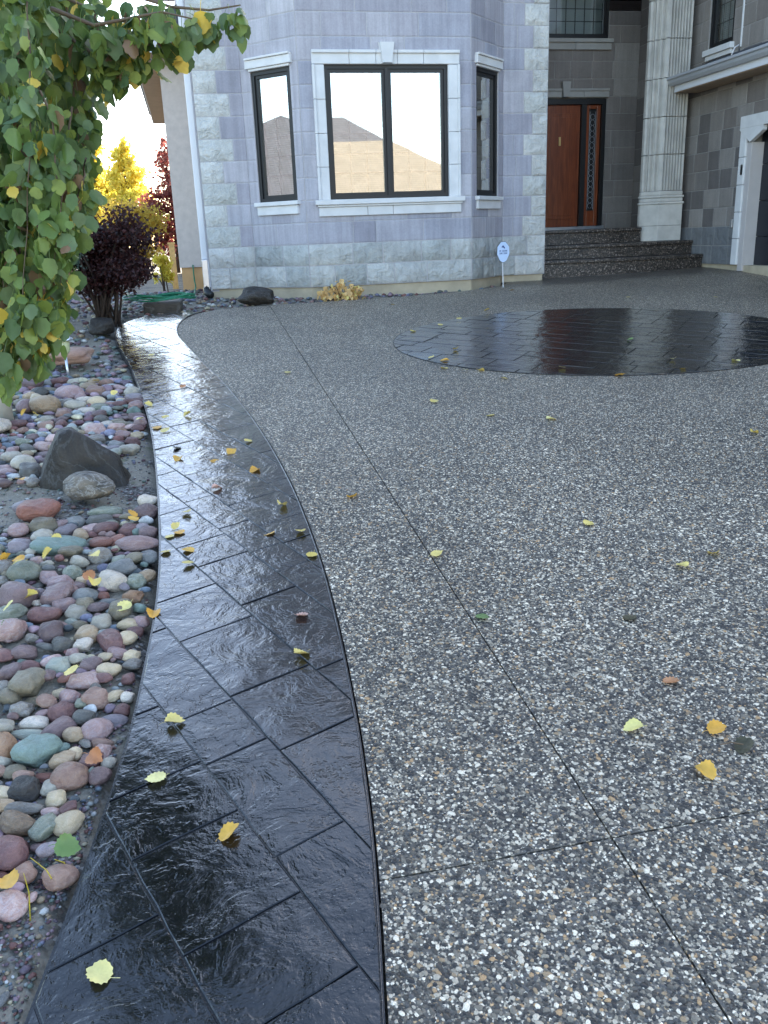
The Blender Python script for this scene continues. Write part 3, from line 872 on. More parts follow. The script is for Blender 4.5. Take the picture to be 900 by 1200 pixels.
trim('lintel', 'entry_trim', [(E0, E1, .9, 1.62, -.02, .04, 3.50, 3.62), (E0, E1, 1.624, 2.06, -.02, .04, 3.50, 3.62), (E0, E1, .9, 2.06, .041, .06, 3.59, 3.625)])
mb = MB(); cx = 6.08
mb.add([(cx - .05, EY - .1, 3.50), (cx + .05, EY - .1, 3.50), (cx + .07, EY - .1, 3.72), (cx - .07, EY - .1, 3.72), (cx - .055, EY, 3.50), (cx + .055, EY, 3.50), (cx + .075, EY, 3.725), (cx - .075, EY, 3.725)],
       [(0, 1, 2, 3), (0, 4, 5, 1), (1, 5, 6, 2), (2, 6, 7, 3), (3, 7, 4, 0)])
mb.build('keystone', 'entry_trim', house)

# front door
mb = MB(); y0, y1 = EY - .02, EY + .09
mb.box(5.62, y0, 1.50, 5.72, y1, 3.48); mb.box(6.735, y0, 1.50, 6.80, y1, 3.48); mb.box(5.72, y0, 3.40, 6.735, y1, 3.48); mb.box(6.385, y0 + .002, 1.50, 6.47, y1, 3.398)
fr = mb.build('door_frame', 'black_frame', house)
mb = MB(); mb.box(5.725, EY + .035, 1.54, 6.38, EY + .085, 3.395)
mb.box(5.80, EY + .020, 1.66, 6.30, EY + .034, 3.27); mb.box(5.85, EY + .012, 1.72, 6.25, EY + .019, 3.21)
door = mb.build('door', 'door_wood', house, bevel=.006)
mb = MB(); mb.box(6.005, EY - .012, 2.79, 6.035, EY + .011, 2.92); mb.build('knocker', 'brass', door)
mb = MB(); frame_ring(mb, Vector((6.475, EY)), Vector((1, 0)), 0, .255, 1.54, 3.395, .06, -.08, -.03)
mb.box(6.536, EY + .032, 1.60, 6.669, EY + .08, 1.78)
sl = mb.build('sidelight', 'door_wood', house, bevel=.005)
mb = MB(); mb.box(6.536, EY + .055, 1.782, 6.669, EY + .065, 3.334); mb.build('leaded_glass', 'black_frame', sl)
mb = MB(); rd = random.Random(4)
z = 1.86
while z < 3.28:      # scrolled iron work over the leaded glass
    r_ = .038
    pts = [(6.602 + r_ * math.cos(t_) * (1 if int(z * 10) % 2 else -1), EY + .045, z + r_ * 1.1 * math.sin(t_)) for t_ in np.linspace(-1.3, 4.4, 10)]
    mb.tube(pts, .0028, 4); z += .085
mb.tube([(6.552, EY + .046, 1.8), (6.552, EY + .046, 3.3)], .003, 4); mb.tube([(6.655, EY + .046, 1.8), (6.655, EY + .046, 3.3)], .003, 4)
mb.build('scrollwork', 'gutter_paint', sl)
mb = MB(); mb.box(5.6, EY - .10, 1.49, 6.80, EY + .085, 1.535); mb.build('threshold', 'galvanised', house)
# quiet interior closing the wall openings behind the door
mb = MB(); mb.box(5.5, EY + .22, 1.4, 6.9, EY + .25, 3.6); mb.build('hall_wall', 'room_wall', house)
mb = MB(); mb.box(4.79, 11.7, 6.6, 7.34, 14.08, 6.7); mb.build('entry_ceiling', 'soffit', house)

# fluted column of stacked drums on a square base
def col_profile(k_):
    x0, x1, y = 6.86, 7.22, 12.33
    pts = []
    L1 = Vector((6.69, 12.56)); K = Vector((x0, y)); R1 = Vector((x1, y))
    def flute(a, b, n):
        d = (b - a) / n; nn = Vector((d.y, -d.x)).normalized()
        for i in range(n):
            p = a + d * i
            pts.append(p + d * .14)
            for t_ in (.25, .5, .75): pts.append(p + d * (.14 + .72 * t_) - nn * .055 * math.sin(PI * t_) ** .4)
            pts.append(p + d * .86)
    pts.append(L1); flute(L1 + (K - L1) * .06, K - (K - L1) * .10, 3)
    pts.append(K); flute(K + (R1 - K) * .07, R1 - (R1 - K) * .05, 7); pts.append(R1)
    pts += [Vector((x1, 12.62)), Vector((6.69, 12.62))]
    return [(p.x, p.y) for p in pts]
cp = col_profile(0)
def col_plain(g):
    return [(6.69 - g, 12.56), (6.86 - g * .6, 12.33 - g), (7.22 + g, 12.33 - g), (7.22 + g, 12.62), (6.69 - g, 12.62)]
mb = MB(); mb.prism(col_plain(.016), 1.283, 1.497)
column = mb.build('column', 'column_stone', house, bevel=.006)
mb = MB(); mb.prism(col_plain(.016), 1.500, 1.80); mb.build('plinth', 'column_stone', column, bevel=.006)
mb = MB(); mb.prism(col_plain(.032), 1.80, 1.835); mb.prism(col_plain(.015), 1.835, 1.89); mb.prism(col_plain(.028), 1.89, 1.925); mb.prism(col_plain(.01), 1.925, 1.985)
mb.build('moulding', 'column_stone', column, bevel=.012)
mb = MB(); mb.prism([(6.76, 12.55), (6.90, 12.40), (7.17, 12.40), (7.17, 12.60), (6.76, 12.60)], 1.98, 6.6); mb.build('core', 'dark_mortar', column)
z = 1.985
while z < 6.6:
    zt = min(z + .505, 6.6); mb = MB()
    mb.prism(cp, z + .006, zt - .006); mb.build('drum', 'column_stone', column); z = zt

# garage: side wall trim, door, eave with gutter, skirt roof
G0, G1 = (7.35, GY0), (7.35, 4.0)
gu = GY0 - 11.12
z = ZG
for k_ in range(5):
    z2 = z + .345
    trim('jamb_stone', 'cast_trim', [(G0, G1, gu, gu + .135, -.02, .035, z + .002, z2 - .002)], bevel=.01); z = z2
trim('jamb', 'garage_jamb', [(G0, G1, gu + .137, gu + .24, -.20, .012, ZG - .08, 2.50)])
trim('door_head', 'cast_trim', [(G0, G1, gu + .0, gu + 5.2, -.02, .05, 2.68, 2.83)])
mb = MB()
gy = 11.12
mb.add([(x, y, z) for x in (7.30, 7.36) for y, z in ((gy, 2.665), (gy - .24, 2.50), (gy - .5, 2.62), (gy - .5, 2.68), (gy, 2.68))],
       [(0, 1, 2, 3, 4), (9, 8, 7, 6, 5), (0, 5, 6, 1), (1, 6, 7, 2), (2, 7, 8, 3), (3, 8, 9, 4), (4, 9, 5, 0)])
mb.build('door_head_corner', 'cast_trim', house)
mb = MB()
z = .86
for k_ in range(4): mb.box(7.52, 6.2, z, 7.57, 10.93, z + .45); z += .455
mb.build('garage_door', 'garage_door_paint', house, bevel=.008)
mb = MB(); mb.box(7.72, 6.0, .86, 7.74, 11.0, 2.8); mb.build('garage_inner_wall', 'black_plastic', house)
mb = MB(); mb.box(7.315, 11.005, 2.10, 7.337, 11.06, 2.24); mb.build('keypad', 'cast_trim', house, bevel=.005)
mb = MB(); mb.box(7.31, 11.14, 1.44, 7.332, 11.19, 1.55); mb.build('outlet_box', 'galvanised', house, bevel=.004)
# eave
mb = MB(); mb.box(6.98, 3.6, 3.30, 7.0, 12.28, 3.44); mb.box(6.98, 12.28, 3.30, 7.34, 12.30, 3.44); mb.build('fascia', 'fascia_paint', house)
mb = MB(); mb.box(7.0, 3.6, 3.29, 7.345, 12.28, 3.30); mb.build('soffit', 'soffit', house)
mb = MB()
gp = [(6.98, 3.385), (6.93, 3.385), (6.90, 3.42), (6.89, 3.45), (6.865, 3.465), (6.865, 3.495), (6.885, 3.495), (6.90, 3.47), (6.92, 3.45), (6.94, 3.40), (6.98, 3.40)]
n_ = len(gp)
mb.add([(x, y, z) for y in (3.6, 12.36) for x, z in gp], [(i, (i + 1) % n_, n_ + (i + 1) % n_, n_ + i) for i in range(n_)] + [tuple(range(n_)), tuple(range(n_, 2 * n_))[::-1]])
mb.build('gutter', 'gutter_paint', house)
mb = MB()
mb.add([(6.90, 3.6, 3.452), (6.90, 12.34, 3.452), (7.35, 12.0, 3.66), (7.35, 3.6, 3.66), (6.96, 3.6, 3.44), (6.96, 12.3, 3.44), (7.35, 12.3, 3.45)],
       [(0, 1, 2, 3), (1, 6, 2), (4, 5, 1, 0)])
mb.build('skirt_roof', 'dark_shingles', house)
mb = MB(); mb.tube([(7.15, 11.05, 3.60), (7.10, 10.98, 3.66), (7.02, 10.95, 3.62), (6.97, 10.93, 3.53)], .008, 5); mb.build('cable', 'fascia_paint', house, smooth=True)
trim('sill', 'cast_trim', [(G0, (7.35, 7.5), GY0 - 12.14, GY0 - 11.47, -.02, .07, 3.72, 3.795), (G0, (7.35, 7.5), GY0 - 12.11, GY0 - 11.50, -.02, .04, 3.66, 3.719)])
trim('jamb_stone', 'cast_trim', [(G0, (7.35, 7.5), GY0 - 11.33, GY0 - 11.30, -.02, .02, 3.70, 5.2)])

# low wing to the left, with eave and downspout
mb = MB(); mb.box(-.17, 13.5, 1.165, .6, 13.8, 3.96); mb.box(-.17, 13.8, 1.165, .1, 20, 3.96); mb.build('wing_wall', 'stucco', house)
mb = MB(); mb.box(-.15, 13.53, .7, .6, 13.78, 1.162); mb.box(-.15, 13.78, .7, .1, 20, 1.162); mb.build('wing_foundation', 'wing_foundation', house)
mb = MB(); mb.box(-.50, 13.08, 3.94, .22, 13.10, 4.12); mb.box(-.50, 13.10, 3.94, -.48, 20.4, 4.12); mb.build('fascia', 'fascia_paint', house)
mb = MB(); mb.box(-.48, 13.10, 3.945, .22, 20.4, 3.96); mb.build('soffit', 'soffit', house)
mb = MB(); mb.add([(-.56, 13.02, 4.125), (.23, 13.02, 4.125), (.23, 14.6, 4.9), (.23, 20.6, 4.9), (-.56, 20.6, 4.125)], [(0, 1, 2), (0, 2, 3, 4)]); mb.build('wing_roof', 'dark_shingles', house)
mb = MB(); mb.box(.135, 11.66, 1.30, .215, 11.74, 6.9); mb.build('downspout', 'fascia_paint', house, bevel=.008)
mb = MB(); mb.box(.130, 11.60, .93, .205, 11.69, 1.299); mb.build('downspout_foot', 'galvanised', house, bevel=.008)
mb = MB(); mb.tube([(.165, 11.64, .95), (.165, 11.6, .89), (.20, 11.45, .87)], .05, 8); mb.build('downspout_elbow', 'black_plastic', house, smooth=True)

# front steps
fs_ = empty('front_steps', (6.0, 12.4, .88), 'curved dark exposed aggregate steps rising to the red front door', 'steps')
def step_poly(yl, yr, xr, bow, ynear=0):
    xs = np.linspace(4.785, xr, 16); pts = []
    for x in xs:
        t_ = (x - 4.785) / (xr - 4.785)
        pts.append((x, yl + (yr - yl) * t_ - bow * math.sin(PI * t_)))
    return pts + [(xr, 14.08), (4.785, 14.08)]
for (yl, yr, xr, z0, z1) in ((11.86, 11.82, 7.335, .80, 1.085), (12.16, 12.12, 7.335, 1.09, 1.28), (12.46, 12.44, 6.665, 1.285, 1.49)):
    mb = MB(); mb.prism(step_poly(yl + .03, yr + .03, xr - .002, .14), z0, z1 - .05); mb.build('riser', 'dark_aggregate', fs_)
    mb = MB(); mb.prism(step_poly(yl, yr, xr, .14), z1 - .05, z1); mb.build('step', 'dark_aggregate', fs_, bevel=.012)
ROCKS = """
-0.704 3.794 0.117 0.054 0.035 -13 teal
-0.842 4.201 0.091 0.075 0.05 -13 brick
-0.797 4.046 0.06 0.054 0.036 -13 olive
-0.896 4.029 0.047 0.055 0.031 -13 mauve
-0.689 3.966 0.043 0.05 0.029 -13 lavender
-0.867 3.85 0.053 0.046 0.03 7 lavender
-0.616 3.919 0.039 0.045 0.026 -43 tan
-0.542 4.071 0.069 0.037 0.024 -8 slate
-0.507 3.963 0.063 0.042 0.028 -8 maroon
-0.397 3.913 0.047 0.042 0.027 -23 maroon
-0.31 3.85 0.043 0.049 0.028 -13 purple
-0.513 3.808 0.061 0.034 0.023 -23 brick
-0.361 3.735 0.095 0.045 0.03 -13 mauve
-0.508 3.654 0.052 0.059 0.034 7 gray
-0.362 3.602 0.059 0.033 0.022 47 olive
-0.309 3.611 0.051 0.037 0.024 -53 bluegray
-0.428 3.583 0.036 0.038 0.024 -13 paleteal
-0.8 3.56 0.071 0.063 0.042 -8 greengray
-0.901 3.64 0.047 0.054 0.031 -13 gray
-0.613 3.525 0.039 0.045 0.026 -13 greengray
-0.436 3.39 0.059 0.066 0.039 -13 white
-0.348 3.373 0.035 0.04 0.023 -13 greengray
-0.306 3.414 0.035 0.04 0.023 -43 tan
-0.785 3.326 0.073 0.084 0.048 -13 purple
-0.652 3.433 0.048 0.041 0.027 2 mauve
-0.641 3.29 0.053 0.061 0.035 -13 mauve
-0.535 3.287 0.05 0.044 0.029 -23 bluegray
-0.351 3.235 0.04 0.034 0.022 -13 rust
-0.322 3.149 0.026 0.03 0.017 -13 teal
-0.468 3.291 0.02 0.023 0.013 -13 brick
-0.534 3.207 0.039 0.043 0.026 -13 olive
-0.557 3.158 0.035 0.041 0.023 -13 pale
-0.395 3.119 0.048 0.051 0.032 -23 olive
-0.668 3.144 0.057 0.046 0.031 -13 maroon
-0.457 3.044 0.041 0.045 0.027 -13 pale
-0.355 3.01 0.044 0.032 0.021 -13 cream
-0.31 3.027 0.032 0.036 0.021 -13 mauve
-0.769 3.049 0.059 0.058 0.038 -13 pink
-0.63 3.015 0.049 0.053 0.033 -13 purple
-0.574 2.92 0.039 0.045 0.026 -13 slate
-0.498 2.967 0.04 0.04 0.026 -33 tan
-0.411 2.902 0.064 0.039 0.026 -63 maroon
-0.355 2.906 0.033 0.038 0.022 -28 cream
-0.505 2.894 0.03 0.03 0.02 -13 white
-0.7 2.888 0.05 0.038 0.025 2 purple
-0.601 2.821 0.042 0.023 0.015 47 pink
-0.667 2.799 0.04 0.029 0.019 -13 maroon
-0.724 2.766 0.034 0.039 0.022 -13 purple
-0.571 2.777 0.043 0.037 0.024 2 paleteal
-0.655 2.669 0.05 0.057 0.033 -13 olive
-0.479 2.659 0.059 0.035 0.023 -13 pink
-0.427 2.546 0.042 0.043 0.028 77 rosebrown
-0.513 2.584 0.033 0.037 0.021 -13 mauve
-0.405 2.707 0.037 0.04 0.024 -13 cream
-0.423 2.802 0.023 0.027 0.015 -13 cream
-0.466 2.747 0.034 0.032 0.021 -13 purple
-0.332 2.793 0.029 0.025 0.016 -13 cream
-0.338 2.643 0.025 0.024 0.016 -13 maroon
-0.332 2.539 0.022 0.025 0.014 -13 white
-0.378 2.555 0.034 0.019 0.013 37 cream
-0.346 2.468 0.026 0.025 0.017 -13 maroon
-0.7 2.626 0.038 0.044 0.025 -13 olive
-0.653 2.557 0.035 0.03 0.02 -13 gray
-0.526 2.514 0.04 0.037 0.024 -23 maroon
-0.457 2.462 0.034 0.032 0.021 -13 slate
-0.605 2.474 0.047 0.025 0.017 -8 white
-0.617 2.427 0.056 0.018 0.012 -13 paleteal
-0.524 2.417 0.06 0.033 0.022 47 purple
-0.415 2.378 0.046 0.042 0.028 7 mauve
-0.476 2.379 0.033 0.031 0.021 -13 tan
-0.393 2.32 0.032 0.02 0.013 -13 rosebrown
-0.391 2.268 0.027 0.03 0.018 -13 pink
-0.415 2.22 0.031 0.029 0.019 -13 maroon
-0.365 2.209 0.022 0.025 0.014 -13 pale
-0.577 2.301 0.051 0.059 0.034 -33 teal
-0.467 2.28 0.022 0.025 0.015 -13 cream
-0.496 2.251 0.034 0.029 0.019 -13 tan
-0.463 2.162 0.054 0.05 0.033 -13 rosebrown
-0.383 2.148 0.03 0.031 0.02 -13 purple
-0.671 2.362 0.067 0.037 0.025 -73 rust
-0.579 2.137 0.039 0.04 0.026 -13 black
-0.637 2.134 0.049 0.027 0.018 -13 cream
-0.51 2.131 0.025 0.025 0.016 -13 pale
-0.491 2.078 0.029 0.027 0.018 -13 cream
-0.574 2.065 0.049 0.024 0.016 -13 gray
-0.497 2.029 0.027 0.018 0.012 -13 pink
-0.449 1.982 0.044 0.033 0.022 47 cream
-0.502 1.97 0.043 0.028 0.019 47 greengray
-0.573 2.007 0.052 0.037 0.025 -23 brown
-0.573 1.909 0.046 0.053 0.03 -13 maroon
-0.528 1.828 0.026 0.03 0.017 17 rosebrown
-0.448 1.8 0.042 0.034 0.022 -13 rosebrown
-0.544 1.741 0.037 0.043 0.024 -3 pink
-0.502 1.755 0.018 0.01 0.006 77 pink
-0.521 1.496 0.019 0.01 0.007 77 bluegray
-0.629 4.456 0.14 0.121 0.08 -35 STREAK
-0.333 4.273 0.047 0.046 0.03 -13 white
-0.335 4.1 0.058 0.066 0.038 -23 purple
-0.857 4.304 0.122 0.058 0.038 -21 lavender
-0.527 4.177 0.091 0.038 0.025 -16 greengray
-0.472 5.171 0.056 0.047 0.031 -13 pale
-0.556 5.116 0.045 0.039 0.026 -13 paleteal
-0.711 5.672 0.06 0.06 0.04 -13 pink
-0.63 5.259 0.051 0.032 0.021 -13 white
-0.527 5.513 0.048 0.042 0.028 -13 mauve
-0.463 5.365 0.042 0.041 0.027 -13 maroon
-0.438 5.501 0.038 0.043 0.025 -13 cream
-0.983 4.9 0.061 0.071 0.041 17 slate
-1.045 5.185 0.04 0.046 0.026 -13 rosebrown
-0.942 4.743 0.037 0.035 0.023 -13 gray
-1.135 5.191 0.05 0.054 0.033 -13 pale
-0.69 5.921 0.051 0.045 0.03 -13 slate
-0.972 6.692 0.102 0.09 0.06 -3 mauve
-0.797 6.712 0.07 0.061 0.04 -13 rosebrown
-0.76 6.418 0.074 0.058 0.038 -13 cream
-1.091 6.325 0.108 0.095 0.062 -3 tan
-1.232 6.355 0.072 0.076 0.047 -13 mauve
-1.118 7.184 0.068 0.054 0.035 -13 maroon
-0.889 6.589 0.044 0.05 0.029 -13 mauve
-0.738 6.979 0.06 0.053 0.035 -13 rosebrown
-0.838 7.098 0.047 0.053 0.031 -13 tan
-0.581 6.407 0.049 0.029 0.019 -13 cream
-0.949 6.431 0.079 0.048 0.032 -13 gray
-1.34 7.007 0.131 0.073 0.048 -13 purple
-0.956 6.198 0.047 0.047 0.031 -13 mauve
"""
FALLEN = "-0.443 7.788 y|-0.166 6.479 r|-0.363 6.087 y|-0.282 5.763 y|-0.149 5.700 y|-0.320 5.539 o|-0.285 5.391 y|-0.175 5.009 b|-0.189 4.793 o|0.122 4.845 o|-0.003 4.712 o|0.239 4.992 y|0.199 4.438 o|0.039 4.266 p|-0.145 3.996 y|-0.195 3.805 y|-0.157 3.730 o|0.318 3.911 y|0.214 3.577 o|0.349 3.573 y|0.378 3.322 y|-0.208 3.562 y|-0.157 3.561 o|-0.202 3.709 y|-0.116 3.414 y|-0.265 2.991 o|0.239 2.825 p|0.250 2.564 y|-0.208 2.307 y|-0.201 2.062 Y|-0.071 1.784 O|-0.301 1.454 Y|0.648 3.915 o|1.489 5.511 y|1.767 5.099 y|2.123 4.933 Y|0.840 3.180 y|0.862 2.658 g|1.579 3.315 y|1.948 2.895 y|1.774 2.811 y|1.352 2.506 d|1.339 2.118 R|1.114 1.926 Y|1.281 1.868 o|1.311 1.768 b|1.193 1.690 O|3.111 4.322 y|1.983 8.099 y|2.355 8.366 y|2.146 7.150 y|1.829 6.851 y|1.898 6.760 O|1.865 6.475 y|1.993 6.373 y|2.077 6.315 y|2.163 6.051 y|2.716 6.238 y|2.989 5.880 O|3.651 6.199 y|3.587 5.900 y|4.112 6.018 Y|3.704 7.075 g|5.794 9.069 y|4.897 9.405 y|3.939 10.561 o|3.047 9.079 y|2.640 8.695 y|2.198 9.851 y|0.658 6.731 y"
ROCKLEAVES = "-0.722 3.832 y|-0.797 3.561 y|-0.737 3.605 y|-0.865 3.648 o|-0.533 3.595 y|-0.801 3.604 o|-0.543 3.411 R|-0.491 3.280 y|-0.704 3.269 y|-0.803 3.146 Y|-0.769 3.052 g|-0.346 3.090 Y|-0.392 4.034 o|-0.398 3.938 o|-0.444 5.675 Y|-0.492 2.657 y|-1.003 4.672 o|-0.453 1.851 G|-0.539 1.745 O|-0.414 2.184 R|-0.820 6.923 y|-1.145 6.098 y|-0.652 6.431 y|-1.213 6.051 o"
# ------------------------------------------------------------------ river rocks
def bedz(x, y):
    z = gz(y, x) - .035 + .016 * noise.noise(Vector((x * 3, y * 3, 0))) + .006 * noise.noise(Vector((x * 14, y * 14, 3)))
    if x < -1.2: z += min(.22, (-1.2 - x) * .10)
    return z
import bmesh
def rock_mesh(seed, sub=3, amp=.16, boxy=0.0):
    bm = bmesh.new(); bmesh.ops.create_icosphere(bm, subdivisions=sub, radius=1)
    o = Vector((seed * 7.3, seed * 3.1, seed))
    for v in bm.verts:
        p = v.co.copy()
        if boxy:
            m_ = max(abs(p.x), abs(p.y), abs(p.z)); p = p.lerp(p / m_ * .82, boxy)
        k_ = 1 + amp * noise.noise(p * .9 + o) * 1.6 + amp * .25 * noise.noise(p * 3 + o)
        v.co = p * k_
        if v.co.z < 0: v.co.z *= .8
    me = bpy.data.meshes.new('river_rock'); bm.to_mesh(me); bm.free()
    me.polygons.foreach_set('use_smooth', [True] * len(me.polygons)); me.materials.append(None)
    return me
RM = [rock_mesh(i + 1, 3, .16 + .04 * (i % 4), (0, .25, .1, .45)[i % 4]) for i in range(12)]
COLW = dict(teal='turquoise', brick='brick red', olive='olive grey', mauve='mauve', lavender='lavender blue', tan='tan', slate='dark slate grey', maroon='maroon',
            purple='dark purple', gray='mottled grey', bluegray='blue grey', paleteal='pale blue green', greengray='green grey', white='white', rust='rusty orange',
            pale='pale grey', cream='cream', pink='pink', rosebrown='rosy brown', black='black', brown='brown banded')
LM = [(-.62, 4.49, 'the black boulder'), (-.45, 4.15, 'the streaked cobble'), (-.704, 3.794, 'the long turquoise cobble'), (-.39, 3.3, 'the white cobble'),
      (-.75, 3.06, 'the big purple cobble'), (-.56, 2.18, 'the turquoise egg'), (-.43, 2.08, 'the broad rosy cobble'), (-.55, 1.83, 'the black cobble'),
      (-.53, 1.5, 'the big maroon cobble'), (-1.08, 7.5, 'the garden light'), (-.46, 2.65, 'the pink oval cobble'), (-1.2, 6.1, 'the aspen trunk')]
used = {}
PENDING = []
def rel(x, y, k_=0):
    c = sorted((math.hypot(x - a, y - b), a, b, n_) for a, b, n_ in LM)
    c = [q for q in c if q[0] > .06][k_]
    dist, a, b, n_ = c
    dx, dy = x - a, (y - b) * .6
    if abs(dx) > abs(dy): w = 'right of' if dx > 0 else 'left of'
    else: w = 'behind' if dy > 0 else 'in front of'
    pre = 'just ' if dist < .22 else ('well ' if dist > .7 and w in ('right of', 'left of') else ('far ' if dist > .7 and w == 'behind' else ''))
    return pre + w + ' ' + n_
def rock_label(col, a, b, x, y):
    size = 'large' if a > .085 else ('small' if a < .045 else ('mid-sized' if a < .065 else 'fairly big'))
    shape = 'long' if a > 1.8 * b else ('oval' if a > 1.25 * b else 'rounded')
    edge = ' by the walkway' if y < 9 and interp(LT, y) - x < .16 else ''
    return f'{size} {COLW[col]} {shape} cobble{edge}', x, y
SPECIAL = {(-.704, 3.794): 'long turquoise cobble lying among smaller stones left of the dark walkway'}
cnt_lab = {}
def short(l):
    l = l.replace('fairly big', 'big').replace('mid-sized ', '')
    if len(l.split()) > 16: l = l.replace('just ', '').replace('well ', '').replace('far ', '')
    if len(l.split()) > 16: l = l.replace(' by the walkway', '')
    if len(l.split()) > 16: l = l.replace('the ', '')
    return ' '.join(l.split()[:16])
def finish_labels():
    seen = {}
    for o, base, x, y in PENDING:
        l = f'{base} {rel(x, y)}'
        seen.setdefault(l, []).append((o, base, x, y))
    for l, items in seen.items():
        if len(items) == 1: items[0][0]['label'] = l; continue
        items.sort(key=lambda q: q[3])
        s2 = {}
        for q in items: s2.setdefault(f'{l}, {rel(q[2], q[3], 1)}', []).append(q)
        for l2, it in s2.items():
            if len(it) == 1: it[0][0]['label'] = l2; continue
            it.sort(key=lambda q: q[3])
            for i, q in enumerate(it):
                w = ('nearest', 'farthest')[i] if len(it) == 2 else ('nearest', 'middle', 'farthest')[i] if len(it) == 3 else None
                q[0]['label'] = f'{w} {l}' if w else l
GR = 'river cobbles in the rock bed'
occ = []
def add_rock(x, y, a, b, c, rot, col, tilt=0, lift=0):
    rd = random
    z = bedz(x, y) + c * .42 + lift
    me = rd.choice(RM)
    mat = 'rock_streaked' if col == 'STREAK' else 'rock_' + col
    o = place('river_rock', me, None, (x, y, z), (math.radians(rd.uniform(-7, 7)) + math.radians(tilt), math.radians(rd.uniform(-7, 7)), math.radians(rot)), (a, b, c), mat)
    o['category'] = 'rock'; o['group'] = GR
    return o
n_ind = 0
for ln in ROCKS.strip().split('\n'):
    q = ln.split(); x, y, a, b, c, rot = map(float, q[:6]); col = q[6]
    o = add_rock(x, y, a * 1.04, b * 1.04, c * (1.15 if a < .2 else 1.0), rot, col, lift=.008); n_ind += 1
    occ.append((x, y, (a + b) / 2 * .95))
    if col == 'STREAK':
        o.scale = (.155, .085, .075); o.location.z += .035; o.location.y -= .05
        o['label'] = 'large oval cobble streaked black and grey in front of the black boulder'
    elif (x, y) in SPECIAL: o['label'] = SPECIAL[(x, y)]
    else: PENDING.append((o,) + rock_label(col, max(a, b), min(a, b), x, y))
def edge1(y): return interp(LT, y) - (.17 if y < 1.55 else .17 - (y - 1.55) * .18 if y < 2.2 else .045)
def region(x, y):
    if y < 9 and x > interp(LT, y) - .04: return 0
    if y < 4.12:
        if x > edge1(y): return 0
        if y < 1.5: return 1 if x < -.62 else 0
        return 1
    if y < 4.75: return 0
    if y < 5.05: return 2 if x < -.9 else 0
    if y < 7.2:
        if y < 5.5 and x > -.52: return 0
        return 2
    return 0
cols_fill = ['mauve'] * 5 + ['maroon'] * 4 + ['purple'] * 4 + ['gray'] * 4 + ['olive'] * 3 + ['bluegray'] * 3 + ['slate'] * 3 + ['pale'] * 3 + ['rosebrown'] * 3 + ['tan'] * 2 + ['cream'] * 2 + ['pink'] * 2 + ['greengray'] * 2 + ['paleteal', 'teal', 'lavender', 'lavender', 'white', 'brick', 'rust']
fill = []
grid = {}
def near(x, y, r_, k_):
    gx, gy = int(x // .15), int(y // .15)
    for i in range(gx - 1, gx + 2):
        for j in range(gy - 1, gy + 2):
            for (a, b, c) in grid.get((i, j), ()):
                if math.hypot(x - a, y - b) < (r_ + c) * k_: return True
    return False
for x, y, r_ in occ: grid.setdefault((int(x // .15), int(y // .15)), []).append((x, y, r_))
rd = random.Random(21)
for it in range(26000):
    y = rd.uniform(.7, 7.2); x = rd.uniform(-2.9, -.2)
    g_ = region(x, y)
    if not g_: continue
    if math.hypot(x + .66, (y - 4.55)) < .3: continue
    if x < -1.75 and y < 4: continue
    a = rd.uniform(.020, .058) if g_ == 1 else rd.uniform(.028, .075)
    if it > 12000: a *= .62
    a = a * (1 if rd.random() > .2 else 1.45)
    b = a * rd.uniform(.55, .95)
    if near(x, y, (a + b) / 2, .80 if it < 14000 else .72): continue
    grid.setdefault((int(x // .15), int(y // .15)), []).append((x, y, (a + b) / 2))
    fill.append((x, y, a, b, b * rd.uniform(.55, .8), rd.gauss(-10, 35), rd.choice(cols_fill), rd.uniform(-.004, .022)))
def vis(x, y, z):
    p = project((x, y, z))
    return p is not None and -15 < p[0] < 915 and -15 < p[1] < 1215
sc = []
for i, f_ in enumerate(fill):
    p = project((f_[0], f_[1], gz(f_[1]))); v_ = vis(f_[0], f_[1], gz(f_[1]))
    sc.append((-(f_[2] / p[2]) if v_ and p else 1, i))
sc.sort()
take = {i for s_, i in sc[:300 - n_ind - 3] if s_ < 0}
mixed = []
for i, (x, y, a, b, c, rot, col, lift) in enumerate(fill):
    if i in take:
        o = add_rock(x, y, a, b, c, rot, col, lift=lift); PENDING.append((o,) + rock_label(col, a, b, x, y))
    else: mixed.append((x, y, a, b, c, rot, lift))
finish_labels()
for q in PENDING: q[0]['label'] = short(q[0]['label'])
print('rocks', n_ind, 'fill', len(fill), 'stuff', len(mixed))
NT_ = NT('mixed_rocks')
def m_mixed(t, dull=1.0):
    g = t.n('NewGeometry')
    cl = [ROCKCOL[k_] for k_ in ('mauve', 'maroon', 'gray', 'olive', 'bluegray', 'purple', 'slate', 'pale', 'rosebrown', 'tan', 'pink', 'lavender', 'cream', 'greengray', 'white', 'brick')]
    c = t.ramp(g.outputs['Random Per Island'], [(i / len(cl), tuple(x * dull for x in q[0])) for i, q in enumerate(cl)], 'CONSTANT')
    n1 = t.noise(t.pos(), 22, 5); n2 = t.noise(t.pos(), 140, 3)
    c = t.mix(1, c, t.ramp(n1.outputs[0], [(.3, .7), (.7, 1.5)]), 'MULTIPLY')
    c = t.mix(1, c, t.ramp(n2.outputs[0], [(.3, .85), (.7, 1.15)]), 'MULTIPLY')
    return t.fin(c, .55, t.bump(n1, .3, .01), spec=.4)
m_mixed(NT_)
